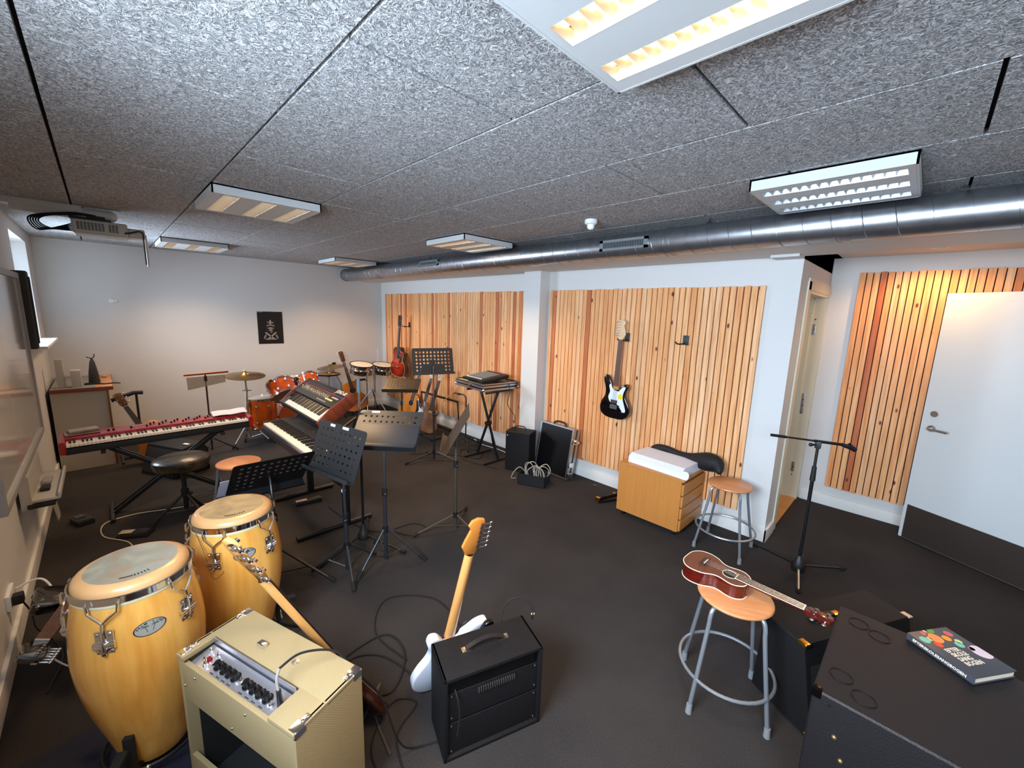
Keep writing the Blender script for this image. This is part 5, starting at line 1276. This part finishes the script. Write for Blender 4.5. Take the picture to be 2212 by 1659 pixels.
b = MB(); n = 12; vs = []; fs = []
for i in range(n + 1):
    u = i / n; x = .125 + .18 * u; z = h + .006 + .024 * math.sin(PI * u)
    for dy, dz in ((-.011, 0), (.011, 0), (.011, .005), (-.011, .005)): vs.append((x, d * .55 + dy, z + dz))
for i in range(n):
    for k in range(4): fs.append((i * 4 + k, i * 4 + (k + 1) % 4, (i + 1) * 4 + (k + 1) % 4, (i + 1) * 4 + k))
b.add(vs, fs); b.build('strap_handle', mat('black_strap', '#18171a', .5), t)
b = MB(); b.tube(curve_pts([(.05, .02, h - .07), (.055, -.004, h - .10), (.06, -.012, h - .17), (.05, -.01, h - .26)]), .003, 6); b.build('rear_lead', RUBBER, t)

# wide sloping combo behind the near stool
t = thing('guitar_amplifier', 'wide black combo amplifier with brass corners behind the ukulele stool', 'amplifier', (-.105, 1.985, 0), R(62))
w, d, h = .68, .30, .42
SW = Matrix(((0, 0, 1, 0), (1, 0, 0, 0), (0, 1, 0, 0), (0, 0, 0, 1)))
b = MB(); b.prism([(0, .02), (.085, h), (.285, h), (.30, .02)], 0, w, SW, b=.008); b.build('cabinet', VINYL, t)
b = MB(); M = Matrix.Translation((w / 2, .043, h / 2)) @ Matrix.Rotation(R(-12), 4, 'X'); b.box((0, -.001, -.03), (w - .06, .006, h - .13), M); b.build('grille_cloth', mat('black_grille_cloth', '#0c0b0b', .9), t)
b = MB(); b.cyl((0, -.002, -.03), (0, -.008, -.03), .11, n=32, M=M); b.build('speaker_ring', mat('faint_speaker', '#1c1412', .5), t)
for x, y, z in ((.012, .095, h - .004), (w - .012, .095, h - .004), (.012, .01, .03), (w - .012, .01, .03)):
    b = MB(); b.box((x, y, z), (.030, .042, .020), b=.007, seg=3); b.build('corner_protector', GOLD if x < .1 else mat('bright_nickel', '#d8ccb8', .25, 1), t)
for x in (.03, w - .03):
    for y in (.03, .27): b = MB(); b.cyl((x, y, 0), (x, y, .022), .014, n=12); b.build('rubber_foot', RUBBER, t)
b = MB(); b.box((.24, .19, h + .012), (.14, .026, .006), b=.002); b.box((.24, .19, h + .002), (.13, .05, .002)); b.build('strap_handle', BLACKP, t)
b = MB(); b.box((.33, .19, h + .005), (.04, .028, .010), b=.003); b.build('handle_cap', GOLD, t)
# big bass cabinet in the corner of the view
t = thing('bass_amplifier', 'big black bass cabinet nearest the camera, a songbook on top', 'amplifier', (-.10, 1.562, 0), R(-.5))
w, d, h = .62, .585, .60
b = MB(); b.box((w / 2, d / 2, h / 2), (w, d, h), b=.014, seg=3); b.build('cabinet', mat('charcoal_vinyl', '#1a181a', .5, spec=.35, bump=(200, .6)), t)
b = MB()
for cx, cy in ((.06, .13), (.125, .075), (.07, .50), (.135, .47)): 
    b.tube([(cx + .032 * math.cos(a), cy + .032 * math.sin(a), h + .001) for a in [2 * PI * i / 28 for i in range(28)]], .0016, 6, closed=True)
b.build('stacking_ring', mat('ring_rubber', '#0c0b0c', .4), t)
b = MB()
b.box((.012, .012, h - .012), (.03, .03, .03), b=.008); b.sph((.05, .0, h - .03), .003); b.build('corner_protector', mat('dark_corner', '#1a1714', .2, .8), t)
b = MB()
for x, z in ((.075, .47), (.30, .52), (.1, .40)): b.sph((x, -.001, z), .008, n=10, m=6)
b.build('rivets', mat('dull_brass', '#8c7850', .4, .8), t)
# songbook
BK = mat('slate_cover', '#3c4048', .35)
t = thing('songbook', 'dark songbook with coloured spots on its cover on the bass cabinet', 'book', M=Matrix.Translation((.250, 2.115, .603)) @ Matrix.Rotation(R(56), 4, 'Z'))
bw, bh, bt = .19, .205, .026
b = MB(); b.box((0, 0, bt - .001), (bw, bh, .003), b=.001); b.box((0, 0, .0015), (bw, bh, .003), b=.001); b.box((-bw / 2 + .0015, 0, bt / 2), (.003, bh, bt), b=.001); b.build('cover', BK, t)
b = MB(); b.sm = False; b.box((.001, 0, bt / 2), (bw - .010, bh - .008, bt - .005)); b.build('pages', mat('page_edges', '#d8ccb8', .8), t)
for nm, col, lst in (('orange_spots', '#f08c50', ((-.018, .062, .024),)), ('amber_spot', '#f29a1c', ((.026, .055, .014),)), ('red_spots', '#e84c1c', ((-.042, .035, .013), )), ('pink_spots', '#d05c5c', ((-.036, .088, .011), (.058, .0, .010), (.06, .072, .014))),
        ('green_spots', '#5c9440', ((.004, .102, .019),)), ('mint_spots', '#78c0a0', ((-.068, .062, .016), (.037, .022, .014))), ('pale_spots', '#ccd090', ((-.015, .10, .009), (.052, .035, .011), (-.046, .062, .009))), ('lilac_spot', '#dcc8d0', ((.075, -.018, .030),))):
    b = MB()
    for x, y, r_ in lst:
        pts = [(max(-bw / 2 + .001, min(bw / 2 - .001, x + r_ * math.cos(a))), min(bh / 2 - .001, y + r_ * math.sin(a))) for a in [2 * PI * i / 28 for i in range(28)]]
        pts = [p for i, p in enumerate(pts) if p != pts[i - 1]]
        b.prism(pts, bt + .0005, bt + .001)
    b.build(nm, mat(nm, col, .5), t)
b = MB()
for i, s in enumerate(('EFTER', 'SKOLE', 'SANG', 'BOGEN')): b.text(s, .0225, Matrix.Translation((-.052, .006 - i * .0195, bt + .0008)), .0002, align='LEFT', bold=.0005)
b.build('title', mat('cream_ink', '#e8dcc4', .5), t)
b = MB(); b.text('EFTERSKOLESANGBOGEN', .014, Matrix.Translation((-bw / 2 - .0004, 0, bt / 2)) @ Matrix.Rotation(-PI / 2, 4, 'Y') @ Matrix.Rotation(PI / 2, 4, 'Z') @ Matrix.Rotation(PI, 4, 'Z'), .0002, bold=.0003)
b.build('spine_title', mat('cream_ink', '#e8dcc4', .5), t)

# small black box amp, flight case lid, box of cables
t = thing('guitar_amplifier', 'small black cabinet with handle standing against the white column', 'amplifier', (-3.248, 3.17, 0), R(20))
b = MB(); b.box((.15, .1, .235), (.30, .20, .47), b=.015, seg=3); b.build('cabinet', VINYL, t)
b = MB(); b.tube(curve_pts([(.07, .1, .465), (.075, .1, .50), (.10, .1, .515), (.18, .1, .515), (.205, .1, .50), (.21, .1, .465)], 4), .007, 8); b.build('handle', BLACKP, t)
b = MB(); b.cyl((.025, .0, .42), (.025, -.003, .42), .006, n=10); b.build('badge', PAPER, t)
Mf = Matrix.Translation((-2.80, 3.50, .0)) @ Matrix.Rotation(R(-2), 4, 'Z') @ Matrix.Rotation(R(-10), 4, 'X')
t = thing('flight_case_lid', 'black flight case lid with aluminium edges leaning on slat wall', 'flight case', M=Mf)
b = MB(); b.box((0, 0, .285), (.48, .10, .55)); b.build('panel', mat('black_laminate', '#0a0a0c', .3), t)
b = MB()
for s in (-1, 1):
    for y in (-.052, .052): b.box((s * .236, y, .285), (.022, .006, .57), b=.001, seg=1); b.box((0, y, .285 + s * .276), (.48, .006, .016), b=.001, seg=1)
    b.box((s * .243, -.03, .285), (.005, .04, .57)); b.box((s * .243, .035, .285), (.005, .03, .57))
b.box((0, 0, .565), (.48, .10, .006)); b.build('edge_trim', SATIN, t)
b = MB()
for z in (.43, .17, .05): b.box((.252, -.02, z), (.018, .075, .055), b=.004)
b.box((.27, .0, .43), (.03, .06, .03), b=.003); b.build('latch', CHROME, t)
b = MB(); b.tube(curve_pts([(-.09, .0, .57), (-.07, 0, .595), (.0, 0, .605), (.07, 0, .595), (.09, 0, .57)], 4), .011, 8); b.build('handle', BLACKP, t)
t = thing('cable_box', 'low open black box holding grey cables on the carpet', 'box', (-2.76, 3.14, 0), R(24))
b = MB(); b.sm = False
for c_, s_ in (((0, 0, .004), (.30, .20, .008)), ((-.146, 0, .06), (.008, .20, .12)), ((.146, 0, .06), (.008, .20, .12)), ((0, -.096, .06), (.30, .008, .12)), ((0, .096, .06), (.30, .008, .12))): b.box(c_, s_)
b.build('box_body', mat('matt_black_card', '#0b0b0c', .8), t)
rr = random.Random(11)
b = MB()
for k in range(7):
    x = -.1 + .03 * k; hgt = .10 + .09 * rr.random()
    b.tube(curve_pts([(x, rr.uniform(-.05, .05), .06), (x - .02, rr.uniform(-.06, .06), .06 + hgt * .8), (x + .05, rr.uniform(-.04, .04), .08 + hgt), (x + .10, rr.uniform(-.06, .06), .06 + hgt * .7), (min(.12, x + .12), 0, .06)]), .0045, 6)
b.tube(curve_pts([(-.1, 0, .11), (-.16, -.02, .16), (-.22, -.04, .10), (-.25, -.03, .02), (-.22, .02, .01)]), .0045, 6)
o = b.build('coiled_cables', mat('grey_cable', '#8c8e8c', .5)); o.location = (-2.76, 3.14, 0); o.rotation_euler = (0, 0, R(24)); tag(o, 'tangle of grey cables spilling from the low black box', 'cable', kind='stuff')

# pedestal, box, bag
t = thing('drawer_pedestal', 'beech drawer pedestal on castors below the black electric guitar', 'drawer cabinet', (-1.794, 3.21, .05))
w, d, h = .589, .455, .457
b = MB(); b.box((w / 2 - .01, d / 2, h / 2 - .009), (w - .02, d, h - .018)); b.box((w / 2, d / 2, h - .009), (w, d + .004, .018), b=.002); b.build('body', OAK, t)
b = MB(); b.box((w - .019, d / 2, h / 2 - .01), (.006, d - .02, h - .04)); b.build('drawer_gap', mat('shadow_brown', '#3a1c0c', .8), t)  # dark sheet behind the drawers, shade of the gaps put into its colour
for k in range(4):
    b = MB(); b.box((w - .009, d / 2, .058 + k * .104), (.018, d - .006, .092), b=.003); b.build('drawer', OAK, t)
for x, y in ((.05, .05), (.05, d - .05), (w - .06, .05), (w - .06, d - .05)):
    b = MB(); b.cyl((x - .012, y, -.026), (x + .012, y, -.026), .024, n=16); b.box((x, y, -.012), (.03, .03, .02)); b.build('castor', BLACKP, t)
t = thing('white_box', 'long white cardboard box lying on the drawer pedestal', 'box', (-1.74, 3.265, .508), R(-4))
b = MB(); b.prism([(0, 0), (.09 * 0 + .0, .0), (.0, .0)][:0] or [(0, 0), (.36, 0), (.36, .055), (.31, .078), (.05, .078), (.0, .05)], 0, .50, Matrix(((0, 0, 1, 0), (1, 0, 0, 0), (0, 1, 0, 0), (0, 0, 0, 1)))); b.build('carton', mat('white_carton', '#e4e8f2', .45), t, ang=12)
b = MB(); b.prism(smooth_closed([(-.0, 0), (.04, .0), (.055, .03), (.05, .06), (.03, .07), (0, .06)], 4), 0, .002, Matrix.Translation((.502, .0, .0)) @ Matrix.Rotation(R(10), 4, 'Z') @ Matrix.Rotation(PI / 2, 4, 'X')); b.build('open_flap', mat('white_carton', '#e4e8f2', .45), t)
t = thing('gig_bag', 'slumped black gig bag draped behind the white box', 'bag', (-1.15, 3.58, .51), 0)
b = MB(); BG = mat('black_nylon', '#0d0d0f', .7, bump=(14, .8))
P = curve_pts([(-.55, .03, .05), (-.42, .03, .09), (-.25, .02, .065), (-.12, .0, .07), (.0, -.02, .09), (.08, -.06, .09), (.12, -.12, .05)], 5)
rs = [.02, .035, .045, .05, .045, .04, .04, .04, .04, .045, .05, .055, .06, .065, .07, .078, .085, .09, .095, .1, .10, .098, .095, .09, .085, .075, .06, .05, .04, .03, .02]
b.tube(P, [rs[min(len(rs) - 1, int(i * len(rs) / len(P)))] * .8 for i in range(len(P))], 14, Matrix.Scale(1, 4)); b.build('soft_body', BG, t, ang=80)
# folded microphone/guitar stand with brass clamp
t = thing('folded_stand', 'folded black stand foot with brass clamps beside the pedestal', 'stand', (-2.03, 3.27, 0))
b = MB(); b.tube([(0, 0, .03), (.12, .22, .07), (.22, .38, .1)], .016, 8); b.tube([(.02, -.01, .015), (.14, .2, .03)], .012, 8); b.build('bars', mat('gloss_black_bar', '#060606', .15), t)
b = MB(); b.box((0, 0, .035), (.045, .035, .04), b=.005); b.tube([(.09, .19, .085), (.13, .26, .10)], .005, 8); b.box((.085, .15, .075), (.03, .03, .02), b=.004); b.build('clamp', GOLD, t)

# ================================================================== desk by the far wall
t = thing('desk', 'tall white-fronted desk with wooden edge in the far corner', 'desk', (-6.70, -.26, 0))
b = MB(); b.sm = False; b.box((.49, .01, .42), (.02, .42, .84)); b.box((-.49, .01, .42), (.02, .42, .84)); b.box((0, .21, .42), (.98, .02, .84)); b.build('panels', mat('pale_desk_laminate', '#b8b0a0', .5), t)
b = MB(); b.box((0, .035, .862), (1.04, .47, .038), b=.003); b.build('worktop', mat('red_brown_edge', '#7c3c24', .45), t)
b = MB(); b.sm = False; b.box((0, .20, .8825), (1.03, .13, .003)); b.build('wood_top_strip', BEECH, t)
b = MB(); b.sm = False; b.box((0, -.03, .883), (1.03, .33, .003)); b.build('grey_desk_mat', mat('grey_top', '#84847f', .5), t)
b = MB(); b.box((.505, .222, .42), (.03, .018, .84), b=.002); b.build('corner_post', mat('brown_post', '#7a4628', .5), t)
ZD = .8845
t = thing('tapered_object', 'dark tapering stand-like object upright on the desk', 'desk ornament', (-6.45, -.13, ZD))  # tapered desk object of unidentified use
b = MB(); b.lathe([(.045, 0), (.048, .02), (.04, .12), (.022, .24), (.012, .27), (.010, .285)], 20, Matrix.Diagonal((1, 1, 1, 1)), cap0=True, cap1=True); b.build('tapered_body', mat('dark_leatherette', '#2a2422', .5), t)
b = MB(); b.tube(curve_pts([(0, -.04, .30), (0, 0, .285), (0, .02, .30), (0, .025, .33)]), .005, 6); b.build('hook', BLACKP, t)
t.name = 'tapered_stand'
b = MB(); b.box((0, 0, .09), (.10, .075, .18), b=.004); b.box((-.0, -.11, .15), (.06, .06, .30), b=.01); o = b.build('paper_holder', mat('pale_card', '#b8b2a8', .6), loc=(-6.30, -.26, ZD)); tag(o, 'pale upright box and tube on the desk beside the whiteboard', 'box')
b = MB(); b.tube(curve_pts([(0, -.12, .006), (.05, -.05, .01), (.08, .0, .006), (.06, .07, .007), (.1, .12, .005)]), .007, 6); b.box((.02, -.1, .01), (.05, .12, .02), b=.005); tag(b.build('black_lead', BLACKP, loc=(-6.42, -.05, ZD)), 'black lead and adapter lying on the grey part of desk', 'cable')
b = MB(); b.sph((0, 0, .014), .022, s=(1, 1.2, .7), n=9, m=5); b.sph((.015, .02, .01), .015, s=(1, 1, .7), n=7, m=5); tag(b.build('crumpled_foil', mat('crumpled_foil', '#c8b8a4', .4, .4), loc=(-6.95, -.06, ZD)), 'small crumpled silver wrapper near the desk end', 'wrapper')

# ================================================================== floor odds and ends
def pedal(x, y, rz, label, top=None, s=(.22, .07, .04)):
    t = thing('foot_pedal', label, 'pedal', (x, y, 0), R(rz))
    b = MB(); b.box((0, 0, s[2] / 2 - .005), (s[0], s[1], s[2] - .01), b=.006); b.box((0, 0, s[2] * .7), (s[0] * .95, s[1] * .85, .012), Matrix.Rotation(R(-4), 4, 'Y'), b=.004); b.build('pedal_body', BLACKP, t)
    if top: b = MB(); b.box((-s[0] * .28, 0, s[2] * .7 + .010), (s[0] * .42, s[1] * .55, .004), b=.0015); b.build('pale_plate', top, t)
pedal(-3.83, 1.20, 82, 'piano sustain pedal with pale end under the synthesizer stand', mat('pale_pedal_tip', '#c8b0a0', .4))
pedal(-4.65, -.28, 20, 'black foot pedal near the left baseboard below pen tray', mat('dark_metal_tip', '#6a6a6a', .3, .8), (.16, .10, .05))
pedal(-4.12, .02, 60, 'black foot pedal with cream plate in front of drum throne', mat('cream_tip', '#b8a88c', .5), (.20, .10, .04))
b = MB(); b.cyl((0, 0, 0), (0, 0, .004), .022, n=20); tag(b.build('floor_mark', EBONY, loc=(-2.28, 3.59, .0)), 'small round black disc on carpet near folded stand', 'disc')
# navy cloth heap at the lower left
b = MB(); n, m = 26, 20; vs = []; fs = []
rr = random.Random(5)
for i in range(n + 1):
    for j in range(m + 1):
        u, v = i / n, j / m; x = -2.25 + 1.25 * u; y = -.46 + .56 * v + .05 * math.sin(3 * u)
        e = min(u, 1 - u, v, 1 - v) * 6; e = min(1, max(0, e))
        z = .012 + e * (.03 + .02 * math.sin(7 * u + 3 * v) + .015 * math.sin(13 * v - 5 * u)); vs.append((x + .01 * math.sin(9 * v), y, z))
for i in range(n):
    for j in range(m): a = i * (m + 1) + j; fs.append((a, a + 1, a + m + 2, a + m + 1))
b.add(vs, fs); tag(b.build('navy_cloth', NAVY, ang=80), 'rumpled navy cloth spread on the floor under the congas', 'cloth')
# black leads around the small combo
z_ = .006
cable('instrument_cable', [(-1.66, .95, z_), (-1.95, .92, z_), (-2.15, 1.10, z_), (-1.95, 1.32, z_), (-1.6, 1.28, z_), (-1.45, 1.15, .05)], .004, RUBBER, 'widest black cable loop on the carpet left of white guitar')
cable('instrument_cable', [(-1.40, .95, z_), (-1.75, .88, z_), (-1.86, .74, z_), (-1.7, .68, z_), (-1.55, .80, z_), (-1.70, .96, z_ + .006), (-1.9, .94, z_), (-1.85, .62, z_), (-1.6, .55, z_)], .0045, RUBBER, 'coiled black cable between tweed amplifier and white guitar')
cable('instrument_cable', [(-1.18, .66, z_), (-1.35, .72, z_), (-1.42, .86, z_), (-1.5, .78, z_), (-1.38, .62, z_), (-1.2, .58, z_), (-1.0, .50, z_), (-.9, .42, z_)], .004, RUBBER, 'black cable running along the near side of small black combo')
cable('instrument_cable', [(-1.45, .46, z_), (-1.5, .62, z_), (-1.62, .78, z_ + .01), (-1.52, .70, z_), (-1.30, .66, z_)], .005, mat('grey_brown_lead', '#4a443e', .6), 'grey-brown lead emerging behind the tweed amplifier')
t = thing('jack_plug', 'small plug and looped lead standing by black combo top', 'plug', (-1.10, 1.30, 0))
b = MB(); b.tube(curve_pts([(-.13, -.10, .32), (-.14, -.06, .42), (-.10, .0, .45), (-.05, .03, .42), (-.04, .03, .38)]), .004, 8); b.tube(curve_pts([(-.13, -.10, .32), (-.12, -.05, .15), (-.1, 0, .01)]), .004, 6); b.build('lead', RUBBER, t)
b = MB(); b.cyl((-.04, .03, .38), (-.038, .032, .355), .009, n=10); b.build('plug_tip', mat('bright_nickel', '#d8ccb8', .25, 1), t)
cable('speaker_lead', [(-3.62, 1.30, z_), (-3.35, 1.32, z_), (-3.0, 1.38, z_), (-2.85, 1.52, z_), (-2.7, 1.6, z_), (-2.72, 1.75, z_), (-2.85, 1.72, z_), (-2.88, 1.55, z_)], .004, RUBBER, 'black lead curling on the carpet beneath the wide music stand')
cable('speaker_lead', [(-4.4, 2.6, z_), (-4.0, 3.0, z_), (-3.7, 3.15, z_), (-3.9, 3.35, z_), (-4.1, 3.2, z_), (-3.8, 3.0, z_), (-3.3, 3.1, z_)], .004, RUBBER, 'black lead looping around the foot of the mixer stand')
cable('power_cord', [(-4.35, 3.62, z_), (-4.1, 3.55, z_), (-3.8, 3.58, z_), (-3.5, 3.55, z_), (-3.2, 3.50, z_)], .0045, WHITE, 'white cord running along the slat wall baseboard behind mixer stand', 'cord')
cable('power_cord', [(-2.95, -.38, z_), (-2.75, -.30, .03), (-2.65, -.22, z_), (-2.45, -.18, z_)], .004, WHITE, 'short white cord beside the brown fretboard near conga', 'cord')
# ================================================================== lamp in the alcove and further lamps of the room
t = thing('ceiling_downlight', 'warm downlight in the alcove ceiling above the open door', 'ceiling light', (-.02, 4.62, 2.40))
b = MB(); b.lathe([(.05, 0), (.055, -.006), (.04, -.008), (.04, 0)], 24); b.build('trim_ring', WHITE, t)
l = bpy.data.lights.new('downlight_bulb', 'SPOT'); l.energy = 13; l.color = (1, .56, .22); l.spot_size = R(150); l.spot_blend = .6; l.shadow_soft_size = .04
o = bpy.data.objects.new('downlight_bulb', l); COL.objects.link(o); o.location = (-.02, 4.62, 2.385)
ceiling_light(2.4, .818, True, 'lit louvre ceiling light outside the view above the camera side')
